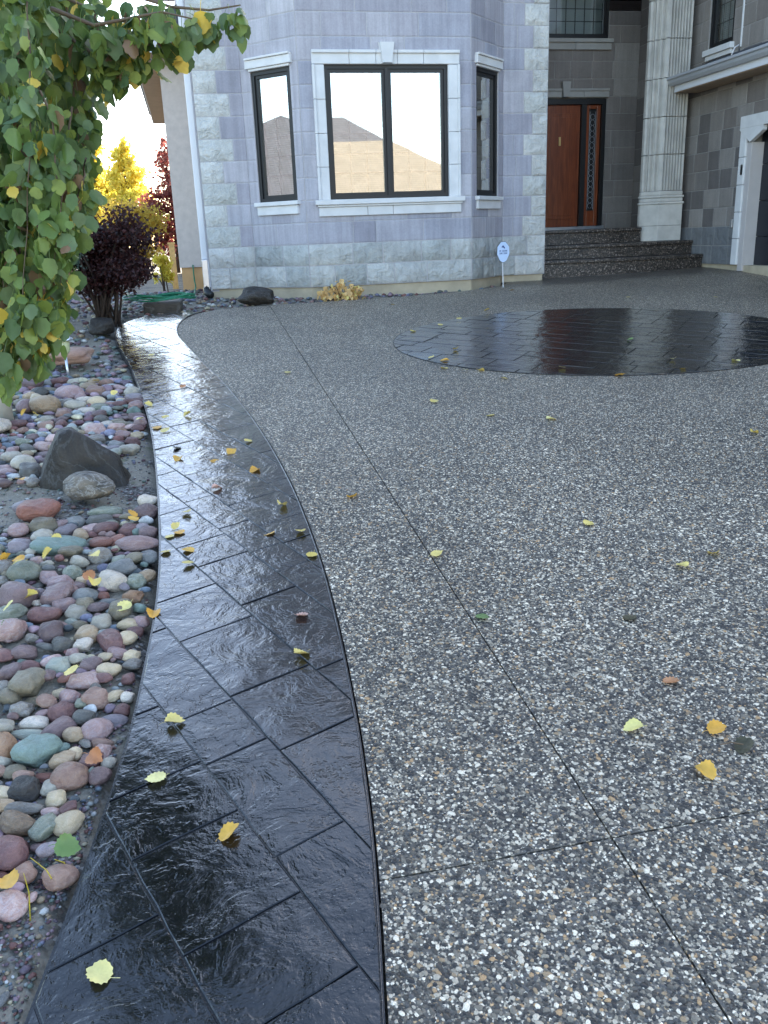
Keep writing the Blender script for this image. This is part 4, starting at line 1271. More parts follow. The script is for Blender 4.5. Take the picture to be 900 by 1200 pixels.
def bake(items, sub, name, mat, label, cat='rocks'):
    base = []
    for s_ in range(4):
        me = rock_mesh(20 + s_, sub, .25, .2)
        co = np.array([v.co[:] for v in me.vertices]); fa = np.array([p.vertices[:] for p in me.polygons]); base.append((co, fa))
    Vs = []; Fs = []; off = 0
    for i, (x, y, a, b, c, rot, lift) in enumerate(items):
        co, fa = base[i % 4]; p = co * (a, b, c); t_ = math.radians(rot)
        X = p[:, 0] * math.cos(t_) - p[:, 1] * math.sin(t_) + x; Y_ = p[:, 0] * math.sin(t_) + p[:, 1] * math.cos(t_) + y
        Vs.append(np.stack([X, Y_, p[:, 2] + bedz(x, y) + c * .4 + lift], 1)); Fs.append(fa + off); off += len(co)
    o = np_mesh(name, np.concatenate(Vs), np.concatenate(Fs), mat)
    return tag(o, label, cat, None, 'stuff')
bake(mixed, 2, 'river_rocks', 'mixed_rocks', 'smaller and farther river rocks filling the bed between the cobbles')
# crushed stone: behind the cobbles, along the foundation, and grit in the soil
m_mixed(NT('crushed_stone'), .75)
gr = []
for it in range(6500):
    y = rd.uniform(7.1, 13.3); x = rd.uniform(-4.2, 3.95)
    if y < 9 and x > interp(LT, y) - .03: continue
    if y >= 9 and x > -.88 and y < 10.16: continue
    if x > .24:
        f_ = 10.5 if x < 2.2 else 10.5 + (x - 2.2) * .32
        lim = 11.52 if (x < .8) else (11.6 - (x - .8) * .97 - .05 if x < 1.43 else (10.98 if x < 3.55 else 11.0 + (x - 3.55) - .05))
        if y < f_ or y > lim: continue
    elif x > -.2 and y > 13.45: continue
    a = rd.uniform(.014, .045); b = a * rd.uniform(.5, .95)
    gr.append((x, y, a, b, b * rd.uniform(.5, .9), rd.uniform(0, 180), rd.uniform(0, .015)))
bake(gr, 1, 'crushed_stone', 'crushed_stone', 'crushed reddish stone spread behind the cobbles and along the foundation', 'gravel')
gr = []
for it in range(16000):
    y = rd.uniform(1.0, 7.4); x = rd.uniform(-2.2, -.2)
    if x > interp(LT, y) - .03: continue
    if it > 9000: y = rd.uniform(1.0, 2.6); x = interp(LT, y) - rd.uniform(.03, .5)
    if region(x, y) and rd.random() < .6: continue
    a = (rd.gammavariate(4, .0015) + .002) * (.7 if it > 9000 else 1); b = a * rd.uniform(.5, .95)
    gr.append((x, y, a, b, b * .7, rd.uniform(0, 180), .002))
bake(gr, 1, 'soil_grit', 'crushed_stone', 'fine grit and little stones scattered on the bare soil', 'gravel')

# boulders
def boulder(pts_scale, loc, rot, seed, mat, label, sub=4, amp=.25, boxy=.3, fn=None, cat='boulder'):
    me = rock_mesh(seed, sub, amp, boxy)
    if fn:
        for v in me.vertices: v.co = fn(v.co.copy())
    o = place('boulder', me, None, loc, rot, pts_scale, mat); tag(o, label, cat); return o
def wedge(p):        # tall peak at the left, long slope to the right
    t_ = (p.x + 1) / 2
    p = Vector((p.x, p.y, p.z)); cuts = ((Vector((.55, -.65, .52)).normalized(), .50), (Vector((-.75, -.35, .55)).normalized(), .66), (Vector((.2, .8, .55)).normalized(), .6), (Vector((-.15, -.95, .28)).normalized(), .62), (Vector((.92, .15, .35)).normalized(), .78), (Vector((-.5, .6, .6)).normalized(), .7), (Vector((-.15, -.1, 1)).normalized(), .74))
    h = 1.0 - .85 * max(0, t_ - .22) ** .9
    if t_ < .22: h = .80 + .2 * t_ / .22
    z = p.z * (h if p.z > 0 else 1)
    n_ = noise.noise(p * 2.3 + Vector((3, 3, 3)))
    q = Vector((p.x * 1.05, p.y, z)) * (1 + .05 * n_)
    for cn, cd in cuts:
        e_ = q.dot(cn) - cd
        if e_ > 0: q = q - cn * e_ * .93
    q = q * (1 + .025 * noise.noise(p * 9))
    return q
    q.x = round(q.x * 5) / 5 * .5 + q.x * .5; q.z = round(q.z * 4) / 4 * .35 + q.z * .65; q.y = round(q.y * 4) / 4 * .4 + q.y * .6
    return q
b = boulder((.285, .20, .36), (-.69, 4.74, gz(4.7, -.7) + .0), (0, 0, math.radians(-20)), 5, 'boulder_black', 'jagged black boulder with pale lichen in the rock bed beside the walkway', fn=wedge)
boulder((.14, .12, .10), (-.93, 9.2, gz(9.2) + .04), (0, 0, .3), 9, 'boulder_black', 'dark rounded boulder under the purple shrub where the walkway curves')
boulder((.21, .14, .11), (.74, 10.62, gz(10.6) + .07), (0, .12, 0), 13, 'boulder_black', 'smooth black boulder against the house foundation under the narrow left window')
boulder((.22, .17, .08), (-1.12, 7.75, gz(7.7) + .03), (0, 0, .2), 17, 'rock_rosebrown', 'flat reddish brown boulder behind the garden light')
boulder((.12, .10, .06), (-.80, 1.30, gz(1.3) - .02), (0, 0, .2), 19, 'rock_bluegray', 'flat blue grey stone half buried at the lower left corner', cat='rock')

# ------------------------------------------------------------------ fallen leaves
def leaf_mesh(seed, curl=.15, teeth=True, petiole=.6, seg=14):
    rd = random.Random(seed); mb = MB(); out = []
    for k_ in range(seg):
        t_ = 2 * PI * k_ / seg
        r_ = 1 + .06 * math.cos(t_) - .10 * math.cos(2 * t_) * .3
        if teeth: r_ *= 1 + rd.uniform(-.05, .05)
        x = r_ * math.sin(t_) * .96; y = -r_ * math.cos(t_)
        if abs(k_ - seg / 2) < .6: y += .22            # tip
        z = curl * (x * x) + rd.uniform(-.05, .05) + curl * .5 * math.sin(y * 2 + seed)
        out.append((x, y + 1, z))
    mid = [(0, .15, -.02), (0, 1.0, -.06), (0, 1.85, -.02)]
    vs = out + mid; n = seg; fs = []
    for k_ in range(n):
        a, b = k_, (k_ + 1) % n
        ya = (out[a][1] + out[b][1]) / 2
        fs.append((a, b, n + (0 if ya < .66 else 1 if ya < 1.4 else 2)))
    fs += [(n, n + 1, seg // 4), (n + 1, n, seg - seg // 4)]
    # close the fan between mid points
    mb.add(vs, fs)
    if petiole:
        w = .035
        mb.add([(-w, .05, 0), (w, .05, 0), (w * .8 + .10, -petiole * .6, .12), (-w * .8 + .10, -petiole * .6, .12), (w * .8 + .22, -petiole, .02), (-w * .8 + .22, -petiole, .02)], [(0, 1, 2, 3), (3, 2, 4, 5)])
    me = mb.mesh('leaf', smooth=True); me.materials.append(None); return me
def leaf_mesh2(seed, curl=.15, petiole=.7, fold=0, seg=18):
    """round aspen leaf as a small grid fan: rings at 0, .5 and 1 of the outline"""
    rd = random.Random(seed); vs = [(0, 1, 0)]
    for ring in (.55, 1):
        for k_ in range(seg):
            t_ = 2 * PI * k_ / seg
            r_ = (1 + (.06 * (-1) ** k_ + rd.uniform(-.04, .04) if ring == 1 else 0)) * ring
            x = r_ * math.sin(t_) * (.98 - .10 * max(0, -math.cos(t_))); y = -r_ * math.cos(t_)
            if ring == 1 and k_ == seg // 2: y += .30
            if ring == 1 and k_ == 0: y += .10
            z = curl * (x * x) + fold * abs(x) + curl * .8 * math.sin(y * 1.7 + seed) * ring + rd.uniform(-.03, .03)
            vs.append((x, y + 1, z))
    fs = [(0, 1 + k_, 1 + (k_ + 1) % seg) for k_ in range(seg)] + [(1 + k_, 1 + seg + k_, 1 + seg + (k_ + 1) % seg, 1 + (k_ + 1) % seg) for k_ in range(seg)]
    mb = MB(); mb.add(vs, fs)
    if petiole:
        w = .03
        mb.add([(-w, .1, 0), (w, .1, 0), (w + .08, -petiole * .55, .10), (-w + .08, -petiole * .55, .10), (w + .25, -petiole, .03), (-w + .25, -petiole, .03)], [(0, 1, 2, 3), (3, 2, 4, 5)])
    me = mb.mesh('leaf', smooth=True); me.materials.append(None); return me
FLM = [leaf_mesh2(i, (.05, .22, .12, .4)[i % 4], .7 if i % 2 else .35, 0, 30) for i in range(6)]
CURL = [leaf_mesh2(i + 30, .45, .5, .12, 30) for i in range(3)]
KC = dict(y=('fallen_yellow', 'yellow'), Y=('fallen_pale', 'pale yellow'), o=('fallen_orange', 'golden orange'), O=('fallen_orange', 'bright golden'), r=('fallen_rust', 'rusty'),
          R=('fallen_rust', 'rust orange'), p=('fallen_pink', 'pinkish'), g=('fallen_green', 'green'), G=('fallen_green', 'large green'), d=('fallen_dark', 'dark'), b=('fallen_dark', 'brown'))
SP = {130: 'x'}
FL_ = []
def fallen(x, y, k_, z, size, where, tilt=.25, grp='fallen leaves'):
    rd = random
    mat, word = KC[k_]
    me = rd.choice(CURL if (k_ in 'RpbrO' or rd.random() < .25) else FLM)
    o = place('fallen_leaf', me, None, (x, y, z), (rd.uniform(-tilt, tilt), rd.uniform(-tilt, tilt), rd.uniform(0, 6.28)), (size,) * 3, mat)
    o['category'] = 'leaf'; o['group'] = grp; FL_.append((o, word, x, y, where))
DL = [(.84, 1.56, 'the joint crossing'), (1.69, 7.6, 'the near left tip of the dark oval'), (3.6, 5.8, 'the near rim of the dark oval'), (.84, 3.2, 'the long control joint'), (4.7, 11.5, 'the stone pier'), (.4, 4.5, 'the walkway curb')]
for e in FALLEN.split('|'):
    x, y, k_ = e.split(); x, y = float(x), float(y)
    on_walk = y < 9.5 and interp(LT, y) < x < interp(RT, y)
    on_c = in_circle(x, y)
    z = gz(y, x) + (.016 if on_walk or on_c else .010)
    size = {'Y': .030, 'O': .030, 'y': .024, 'o': .026}.get(k_, .024) * random.uniform(.9, 1.1)
    if y < 2.1 and k_ in 'YO': size = .026
    if y > 5: size *= 1.15
    fallen(x, y, k_, z, size, 'walk' if on_walk else 'oval' if on_c else 'drive')
for e in ROCKLEAVES.split('|'):
    x, y, k_ = e.split(); x, y = float(x), float(y)
    fallen(x, y, k_, bedz(x, y) + .07, .026 if k_ != 'G' else .027, 'rocks', .7)
lab = {}
for q in FL_:
    o, word, x, y, where = q
    if where == 'walk':
        side = 'left edge' if x - interp(LT, y) < .16 else ('right edge' if interp(RT, y) - x < .2 else 'middle')
        dist = ('nearest stretch' if y < 1.6 else 'near stretch' if y < 2.4 else 'near middle stretch' if y < 3 else 'bend' if y < 3.6 else 'part past the bend' if y < 4.3 else 'part beside the black boulder' if y < 5.1 else 'shiny far part' if y < 6.5 else 'farthest shiny part')
        l = f'{word} fallen leaf on {side} of walkway, {dist}'
    elif where == 'oval':
        col_ = 'left tip' if x < 2.2 else 'left half' if x < 3 else 'centre' if x < 3.9 else 'right part'
        l = f'{word} fallen leaf on the {col_} of the dark stamped oval, ' + ('near rim' if y < 6.6 else 'middle band' if y < 7.9 else 'far rim')
    elif where == 'drive':
        n_ = min(DL, key=lambda d_: math.hypot(x - d_[0], y - d_[1]))
        w = ('right of' if x > n_[0] else 'left of') if abs(x - n_[0]) > abs(y - n_[1]) * .5 else ('beyond' if y > n_[1] else 'in front of')
        l = f'{word} fallen leaf on driveway {w} {n_[2]}'
    else: l = f'{word} fallen leaf caught among the cobbles {rel(x, y)}'
    lab.setdefault(l, []).append(q)
for l, it in lab.items():
    if len(it) == 1: it[0][0]['label'] = l; continue
    it.sort(key=lambda q: q[3])
    names = {2: ('nearer', 'farther'), 3: ('nearest', 'middle', 'farthest')}.get(len(it), ('nearest', 'second nearest', 'third nearest', 'fourth nearest', 'fifth nearest', 'sixth nearest', 'farthest')[:len(it)])
    for i, q in enumerate(it): q[0]['label'] = short((names[i] if i < len(names) else 'another') + ' ' + l)
# dry twig at the bottom of the walkway
mb = MB(); z0 = gz(1.26) + .016
mb.tube([(-.13, 1.262, z0), (-.10, 1.268, z0 + .012), (-.085, 1.25, z0 + .006), (-.09, 1.235, z0)], .0022, 5); mb.tube([(-.10, 1.268, z0 + .012), (-.108, 1.235, z0)], .0018, 5); mb.tube([(-.085, 1.25, z0 + .006), (-.075, 1.258, z0)], .0018, 5)
tag(mb.build('dry_twig', 'fallen_rust', loc=(-.1, 1.25, z0)), 'curled rust coloured dry twig on the nearest walkway slab', 'twig')
mb = MB(); z0 = gz(1.9) + .012
mb.tube([(1.27, 1.79, z0), (1.30, 1.785, z0 + .006), (1.33, 1.775, z0)], .0022, 5)
tag(mb.build('dry_twig', 'twig', loc=(1.3, 1.79, z0)), 'short brown twig on the pebbled driveway right of the pale leaf', 'twig')
# dry grass stems at the near left edge
gs = []
rd = random.Random(9)
mb = MB()
for x, y in ((-.62, 1.62), (-.60, 1.55), (-.66, 1.50), (-.45, 1.78), (-.50, 1.70), (-.43, 1.83)):
    h = rd.uniform(.05, .14); b_ = Vector((x, y, bedz(x, y))); t_ = b_ + Vector((rd.uniform(-.05, .06), rd.uniform(-.03, .04), h))
    mb.tube([b_, b_.lerp(t_, .5) + Vector((.006, 0, .01)), t_], [.0016, .0013, .0006], 4)
tag(mb.build('dry_grass', 'tree_yellow', loc=(-.6, 1.6, gz(1.6))), 'few dry yellow grass stems between the near cobbles', 'grass', kind='stuff')

# ------------------------------------------------------------------ foreground aspen
root = empty('aspen_tree', (-1.32, 6.05, gz(6.05)), 'aspen tree with pale trunk and drooping green and yellow leaves at the left edge', 'tree')
tb = (-1.32, 6.05, bedz(-1.32, 6.05) - .05)
mb = MB(); mb.tube([tb, (-1.31, 6.03, 1.0), (-1.35, 5.95, 1.7), (-1.38, 5.8, 2.6), (-1.42, 5.6, 3.6), (-1.5, 5.4, 4.8)], [.06, .052, .048, .042, .034, .024], 12)
mb.build('trunk', 'aspen_bark', root, smooth=True)
def at(px, py, d):
    v = _R * ((px - 450) / 1005) + _D * ((py - 600) / 1005) + _F
    return CAMP + v * d
# world positions of the hanging twigs, worked out once from how they hang
TW = []
rd = random.Random(3)
def bot(x):
    tab = [(-60, 520), (0, 475), (18, 455), (40, 438), (62, 418), (75, 385), (82, 330), (92, 290), (104, 200), (112, 120)]
    return interp(tab, x)
for i in range(42):
    x0 = rd.uniform(-50, 100); d = rd.uniform(2.25, 3.5)
    y1 = bot(x0) - rd.uniform(0, 1) ** 1.6 * 200
    y0 = rd.uniform(-160, 60) if rd.random() < .7 else rd.uniform(60, 200)
    if y1 - y0 < 90: y0 = y1 - 120
    TW.append(((x0 + rd.uniform(-25, 15), y0), (x0 + rd.uniform(-10, 10), (y0 + y1) / 2), (x0 - 4, y1 - 20), d))
for x0 in (4, 26, 45, 58):
    TW.append(((x0 - 10, 150), (x0, 300), (x0 + 2, bot(x0) - 26), 2.35))
for a, b_, c_, d in [((95, 20), (100, 90), (92, 150), 2.7), ((112, 10), (120, 50), (122, 75), 2.6), ((130, 40), (136, 60), (138, 92), 2.6), ((150, 20), (150, 40), (148, 62), 2.6),
                     ((88, 100), (92, 160), (86, 235), 2.7), ((80, 60), (85, 130), (80, 200), 3.0), ((72, 150), (80, 210), (84, 260), 2.8)]:
    TW.append((a, b_, c_, d))
BR = [((-60, -80), (60, -10), (130, 22), (185, 34), (212, 42), 2.6), ((60, 10), (110, 30), (150, 22), (190, 14), (225, 22), 2.5), ((80, -20), (140, -10), (200, 8), (245, 12), (282, 6), 2.55), ((60, 30), (90, 50), (120, 70), (150, 60), (176, 52), 2.6)]
leaves = []       # (position, size)
def poly_pts(p, d, n):
    P_ = [at(x, y, d) for x, y in p]; out = []
    for i in range(n + 1):
        t_ = i / n * (len(P_) - 1); k_ = min(int(t_), len(P_) - 2); out.append(P_[k_].lerp(P_[k_ + 1], t_ - k_))
    return out
tm = MB(); bmh = []
for a, b_, c_, d in TW:
    pts = poly_pts((a, b_, c_), d, 10); pts = [p + Vector((rd.uniform(-.008, .008),) * 3) for p in pts]
    tm.tube(pts, [.004 - .00028 * i for i in range(11)], 4)
    L = sum((pts[i + 1] - pts[i]).length for i in range(10))
    for k_ in range(int(L / .0058)):
        t_ = rd.random() * 10; i = min(int(t_), 9); p = pts[i].lerp(pts[i + 1], t_ - i)
        leaves.append((p, Vector((rd.uniform(-.05, .045), rd.uniform(-.05, .05), rd.uniform(-.05, .01)))))
for a, b_, c_, e_, f_, d in BR:
    pts = poly_pts((a, b_, c_, e_, f_), d, 12)
    tm.tube(pts, [.007 - .0004 * i for i in range(13)], 5)
    for k_ in range(80 if d != 2.55 else 80):
        t_ = rd.random() ** .8 * 12; i = min(int(t_), 11); p = pts[i].lerp(pts[i + 1], t_ - i)
        leaves.append((p, Vector((rd.uniform(-.03, .03), rd.uniform(-.04, .04), rd.uniform(-.07, .0)))))
# limbs joining trunk and twigs
for px, py, d in ((-40, -120, 2.8), (60, -150, 2.9), (30, -60, 3.2), (-20, 60, 3.0)):
    e_ = at(px, py, d); s_ = Vector((-1.42, 5.6, 3.6)) if py < 0 else Vector((-1.38, 5.8, 2.6))
    mb = MB(); mid = s_.lerp(e_, .5) + Vector((0, 0, .35)); mb.tube([s_, s_.lerp(mid, .5) + Vector((0, 0, .08)), mid, mid.lerp(e_, .5) + Vector((0, 0, .06)), e_], [.022, .018, .014, .011, .008], 7)
    mb.build('branch', 'twig', root, smooth=True)
tag(tm.build('twigs', 'twig', root, smooth=True), kind='stuff')
ALM = [leaf_mesh2(50 + i, (.10, .25, .05, .18)[i % 4], 1.2, (.0, .12, .25)[i % 3]) for i in range(8)]
for me in ALM: me.name = 'aspen_leaf'
LMAT = ['leaf_green'] * 9 + ['leaf_blue_green'] * 7 + ['leaf_lime'] * 3 + ['leaf_yellow'] + ['leaf_brown']
lv = []
for p, off in leaves:
    q = p + off
    pr = project(q)
    low = pr and pr[0] < 110 and pr[1] > bot(max(-60, pr[0])) - 45
    mat = rd.choice(['leaf_yellow', 'leaf_lime', 'leaf_green', 'leaf_green']) if low and rd.random() < .35 else rd.choice(LMAT)
    yaw = rd.gauss(0, .95) + .1; pit = rd.gauss(-1.75, .45); rol = rd.gauss(0, .5)
    s_ = rd.uniform(.012, .029)
    M_ = Matrix.Rotation(yaw, 4, 'Z') @ Matrix.Rotation(pit, 4, 'X') @ Matrix.Rotation(rol, 4, 'Y')
    lv.append((q, M_, s_, mat, rd.randrange(8), pr))
sc = sorted((-(s_ / pr[2]) if pr and -15 < pr[0] < 915 and -15 < pr[1] < 700 else 1, i) for i, (q, M_, s_, mat, k_, pr) in enumerate(lv))
take = {i for s_, i in sc[:295] if s_ < 0}
stuff = {}
for i, (q, M_, s_, mat, k_, pr) in enumerate(lv):
    me = ALM[k_]
    if i in take:
        place('leaf', me, root, q, M_.to_euler(), (s_,) * 3, mat)
    else:
        mb = stuff.setdefault(mat, MB()); mm = Matrix.Translation(q) @ M_ @ Matrix.Scale(s_, 4)
        mb.add([mm @ v.co for v in me.vertices], [tuple(p.vertices) for p in me.polygons])
for mat, mb in stuff.items(): tag(mb.build('foliage', mat, root, smooth=True), kind='stuff')
print('aspen leaves', len(lv))

# ------------------------------------------------------------------ shrubs and trees behind
def leafcloud(name, parent, mat, blobs, n, size, seed, aspect=.6, surf=.55):
    r_ = np.random.default_rng(seed)
    w = np.array([b[3] * b[4] * b[5] for b in blobs]); w = w / w.sum()
    idx = r_.choice(len(blobs), n, p=w)
    B = np.array(blobs)[idx]
    u = r_.normal(size=(n, 3)); u /= np.linalg.norm(u, axis=1)[:, None]
    rad = r_.random(n) ** surf * (1 + .12 * r_.normal(size=n))
    P = B[:, :3] + u * B[:, 3:6] * rad[:, None]
    a = r_.normal(size=(n, 3)); a /= np.linalg.norm(a, axis=1)[:, None]
    b = np.cross(a, r_.normal(size=(n, 3))); b /= np.linalg.norm(b, axis=1)[:, None]
    s_ = size * r_.uniform(.6, 1.3, n)[:, None]
    c = np.cross(a, b) * s_ * .25
    V = np.stack([P - a * s_, P + b * s_ * aspect + c, P + a * s_, P - b * s_ * aspect + c], 1).reshape(-1, 3)
    F = np.arange(n * 4).reshape(-1, 4)
    V = V - np.array(ORG[parent.name])
    return tag(np_mesh(name, V, F, mat, parent, ORG[parent.name], smooth=False), kind='stuff')
def shrub(name, loc, label, mat, stem_mat, h, w, n, size, seed, nst=10, cat='shrub', blobs_n=14, stems_to=.6, low=.25, d=None):
    t = empty(name, loc, label, cat); rd = random.Random(seed); x, y, z = loc; d = d or w
    bl = []
    for i in range(blobs_n):
        a = rd.uniform(0, 2 * PI); rr = rd.uniform(.0, .75); hh = rd.uniform(low, .88)
        k_ = 1 - abs(hh - .55) * .5
        bl.append((x + math.cos(a) * rr * w * k_, y + math.sin(a) * rr * d * k_, z + hh * h, w * rd.uniform(.22, .42), d * rd.uniform(.22, .42), h * rd.uniform(.12, .22)))
    for i in range(nst):
        b = rd.choice(bl); mb = MB(); s0 = Vector((x + rd.uniform(-.08, .08) * w * 2, y + rd.uniform(-.08, .08) * w * 2, z - .05)); e = Vector(b[:3])
        mid = s0.lerp(e, .5) + Vector((0, 0, .1 * h)); mb.tube([s0, mid, s0.lerp(e, .8) + Vector((0, 0, .08 * h)), e], [.014 * h ** .5, .010 * h ** .5, .006, .003], 5)
        mb.build('stem', stem_mat, t, smooth=True)
    leafcloud('foliage', t, mat, bl, n, size, seed)
    return t
shrub('purple_shrub', (-.95, 10.0, gz(9.9,-1) - .02), 'dark purple leaved shrub with bare lower stems where the walkway ends', 'shrub_purple', 'dark_stem', 1.14, .84, 14000, .026, 31, nst=34, low=.36, blobs_n=22)
shrub('green_shrub', (-1.75, 9.1, gz(9.1)), 'dense dark green shrub left of the purple shrub, behind the aspen', 'shrub_green', 'dark_stem', 1.25, .72, 9000, .022, 32, low=.1)
shrub('gold_shrub', (-1.15, 22.5, .86), 'golden autumn shrub lit by the sun behind the purple shrub', 'shrub_gold', 'dark_stem', 1.75, 1.35, 5000, .040, 33)
shrub('gold_shrub', (-2.6, 15.2, .86), 'pale gold shrub farther back behind the aspen leaves', 'shrub_gold', 'dark_stem', 1.5, 1.0, 4000, .04, 38)
shrub('small_gold_shrub', (-.42, 14.0, .86), 'low bright yellow shrub beside the wing corner', 'tree_yellow', 'dark_stem', .55, .22, 700, .035, 39, nst=5)
def tree(name, loc, label, mat, h, w, n, size, seed, nb=16, low=.25, lean=0, cone=True):
    t = empty(name, loc, label, 'tree'); rd = random.Random(seed); x, y, z = loc
    mb = MB(); mb.tube([(x, y, z - .1), (x + .05, y, z + h * .35), (x - .04, y, z + h * .7), (x, y, z + h * .96)], [.012 * h + .02, .01 * h + .01, .006 * h, .01], 8); mb.build('trunk', 'dark_stem', t, smooth=True)
    bl = []
    for i in range(nb):
        hh = low + (1 - low) * (i + .5) / nb; k_ = (1 - (hh - low) / (1 - low)) ** .7 if cone else math.sin(PI * min(1, (hh - low) / (1 - low) * .85 + .15))
        for j in range(3):
            a = rd.uniform(0, 2 * PI); rr = rd.uniform(.2, .7) * w * k_
            c = Vector((x + math.cos(a) * rr, y + math.sin(a) * rr, z + hh * h))
            bl.append((c.x, c.y, c.z, w * .34 * k_ + .08, w * .34 * k_ + .08, h * .05 + .06))
            if j == 0:
                mb = MB(); mb.tube([(x, y, z + hh * h - .25), c.lerp(Vector((x, y, c.z)), .4), c], [.006 * h * k_ + .004, .01, .004], 5); mb.build('limb', 'dark_stem', t, smooth=True)
    leafcloud('foliage', t, mat, bl, n, size, seed, surf=.7)
    return t
tree('yellow_tree', (-3.7, 38, .86), 'tall narrow bright yellow autumn tree standing beyond the shrubs', 'tree_yellow', 5.9, 1.7, 14000, .09, 41)
tree('yellow_tree', (-2.1, 36, .86), 'shorter yellow autumn tree right of the tall yellow one', 'tree_yellow', 4.4, 1.9, 11000, .09, 42)
tree('red_tree', (-.35, 24, .86), 'red leaved autumn tree half hidden by the stucco wing', 'tree_red', 3.1, 1.0, 5200, .06, 43, cone=False, low=.12)
tree('yellow_tree', (-7.6, 38, .86), 'yellow autumn tree farthest left behind the aspen foliage', 'tree_yellow', 4.2, 2, 5000, .09, 44)
mb = MB(); mb.box(-.33, 14.9, .8, -.24, 14.98, 1.50); mb.box(-.345, 14.885, 1.50, -.225, 14.995, 1.53)
tag(mb.build('fence_post', 'plant_gold', loc=(-.28, 14.94, .8)), 'short yellowish wooden post beside the wing foundation', 'post')
# gold plant against the foundation
pl = empty('gold_plant', (1.76, 10.66, gz(10.6) - .02), 'low pale gold leafy plant against the foundation under the big window', 'plant')
rd = random.Random(77)
mats = {'plant_gold': MB(), 'fallen_pale': MB()}
GPL = [leaf_mesh2(90 + i, .3, .2, .1) for i in range(4)]
for i in range(190):
    a = rd.uniform(0, 6.28); rr = rd.random() ** .6
    hmax = .24 * (1 - rr * .55) * (1.1 if rd.random() < .1 else 1)
    p = Vector((1.76 + .30 * rr * math.cos(a), 10.66 + .17 * rr * math.sin(a), gz(10.6) + rd.uniform(.0, hmax)))
    mm = Matrix.Translation(p) @ Matrix.Rotation(rd.uniform(0, 6.28), 4, 'Z') @ Matrix.Rotation(rd.gauss(-.9, .5), 4, 'X') @ Matrix.Scale(rd.uniform(.018, .036), 4)
    me = rd.choice(GPL); mats['plant_gold' if rd.random() < .8 else 'fallen_pale'].add([mm @ v.co for v in me.vertices], [tuple(q.vertices) for q in me.polygons])
for k_, mb in mats.items(): tag(mb.build('foliage', k_, pl, smooth=True), kind='stuff')
mb = MB()
for i in range(9): a = i * .7; mb.tube([(1.76, 10.66, gz(10.6) - .03), (1.76 + .16 * math.cos(a), 10.66 + .09 * math.sin(a), gz(10.6) + .15)], .004, 4)
mb.build('stems', 'dark_stem', pl)

# ------------------------------------------------------------------ garden light, sign, hose, block
lx, ly = -1.06, 7.33; lz = bedz(lx, ly)
gl = empty('garden_light', (lx, ly, lz), 'small solar garden light with round cap on a metal stake among the cobbles', 'garden light')
mb = MB(); mb.lathe([(.010, -.05), (.011, .20)], (lx, ly, lz), 10); mb.build('stake', 'galvanised', gl, smooth=True)
mb = MB(); mb.lathe([(.016, .20), (.034, .225), (.044, .24), (.046, .31), (.040, .318)], (lx, ly, lz), 18); mb.build('lens', 'lamp_glass', gl, smooth=True)
mb = MB(); mb.lathe([(.076, .318), (.078, .326), (.070, .338), (.045, .350), (.012, .356)], (lx, ly, lz), 22); mb.build('cap', 'galvanised', gl, smooth=True)
mb = MB(); mb.box(lx - .028, ly - .028, lz + .3485, lx + .028, ly + .028, lz + .3575); mb.build('solar_panel', 'black_plastic', gl)

sx, sy = 3.93, 10.95
sg = empty('yard_sign', (sx, sy, gz(sy)), 'blue white eight sided security sign on a thin stake by the stone pier', 'sign')
mb = MB(); mb.tube([(sx + .01, sy, gz(sy) - .05), (sx - .003, sy, 1.2)], .0065, 6); mb.build('stake', 'fascia_paint', sg)
oc = [(-.028, .125), (.028, .125), (.078, .065), (.082, -.025), (.045, -.105), (.012, -.125), (-.012, -.125), (-.045, -.105), (-.082, -.025), (-.078, .065)]
def plate(mb, out, y, z, th):
    n_ = len(out); mb.add([(sx + a, y, z + b) for a, b in out] + [(sx + a, y + th, z + b) for a, b in out], [tuple(range(n_)), tuple(range(n_, 2 * n_))[::-1]] + [(i, n_ + i, n_ + (i + 1) % n_, (i + 1) % n_) for i in range(n_)])
mb = MB(); plate(mb, [(a * 1.04, b * 1.04) for a, b in oc], sy - .016, 1.25, .006); mb.build('backing', 'black_plastic', sg)
mb = MB(); plate(mb, oc, sy - .022, 1.25, .0055); mb.build('face', 'sign_face', sg)
mb = MB()     # emblem: small peaked mark with a tail; two rows of illegible capitals as on the real sign
def bit(x0, z0, x1, z1): mb.box(sx + x0, sy - .0235, 1.25 + z0, sx + x1, sy - .0222, 1.25 + z1)
plate(mb, [(-.026, .058), (-.006, .085), (.006, .074), (.020, .058), (.022, .040), (.010, .046), (-.002, .056)], sy - .0238, 1.25, .0014)
def glyph(x, z, w, h, kind):
    s_ = .0042
    if kind in 'IHMN': bit(x, z, x + s_, z + h)
    if kind in 'HMN': bit(x + w - s_, z, x + w, z + h)
    if kind == 'H': bit(x + s_ + .0003, z + h / 2 - s_ / 2, x + w - s_ - .0003, z + h / 2 + s_ / 2)
    if kind == 'N': bit(x + s_ + .0003, z + h * .4, x + w - s_ - .0003, z + h * .7)
    if kind in 'ES': [bit(x + (s_ + .0003 if kind == 'E' else 0), z + k_ * (h - s_) / 2, x + w, z + k_ * (h - s_) / 2 + s_) for k_ in (0, 1, 2)]
    if kind == 'E': bit(x, z, x + s_, z + h)
x = -.052
for k_ in 'HISEHN': glyph(x, .004, .0135, .021, k_); x += .0180
x = -.052
for k_ in 'SNISEH': glyph(x, -.026, .0135, .021, k_); x += .0180
mb.build('print', 'sign_print', sg)

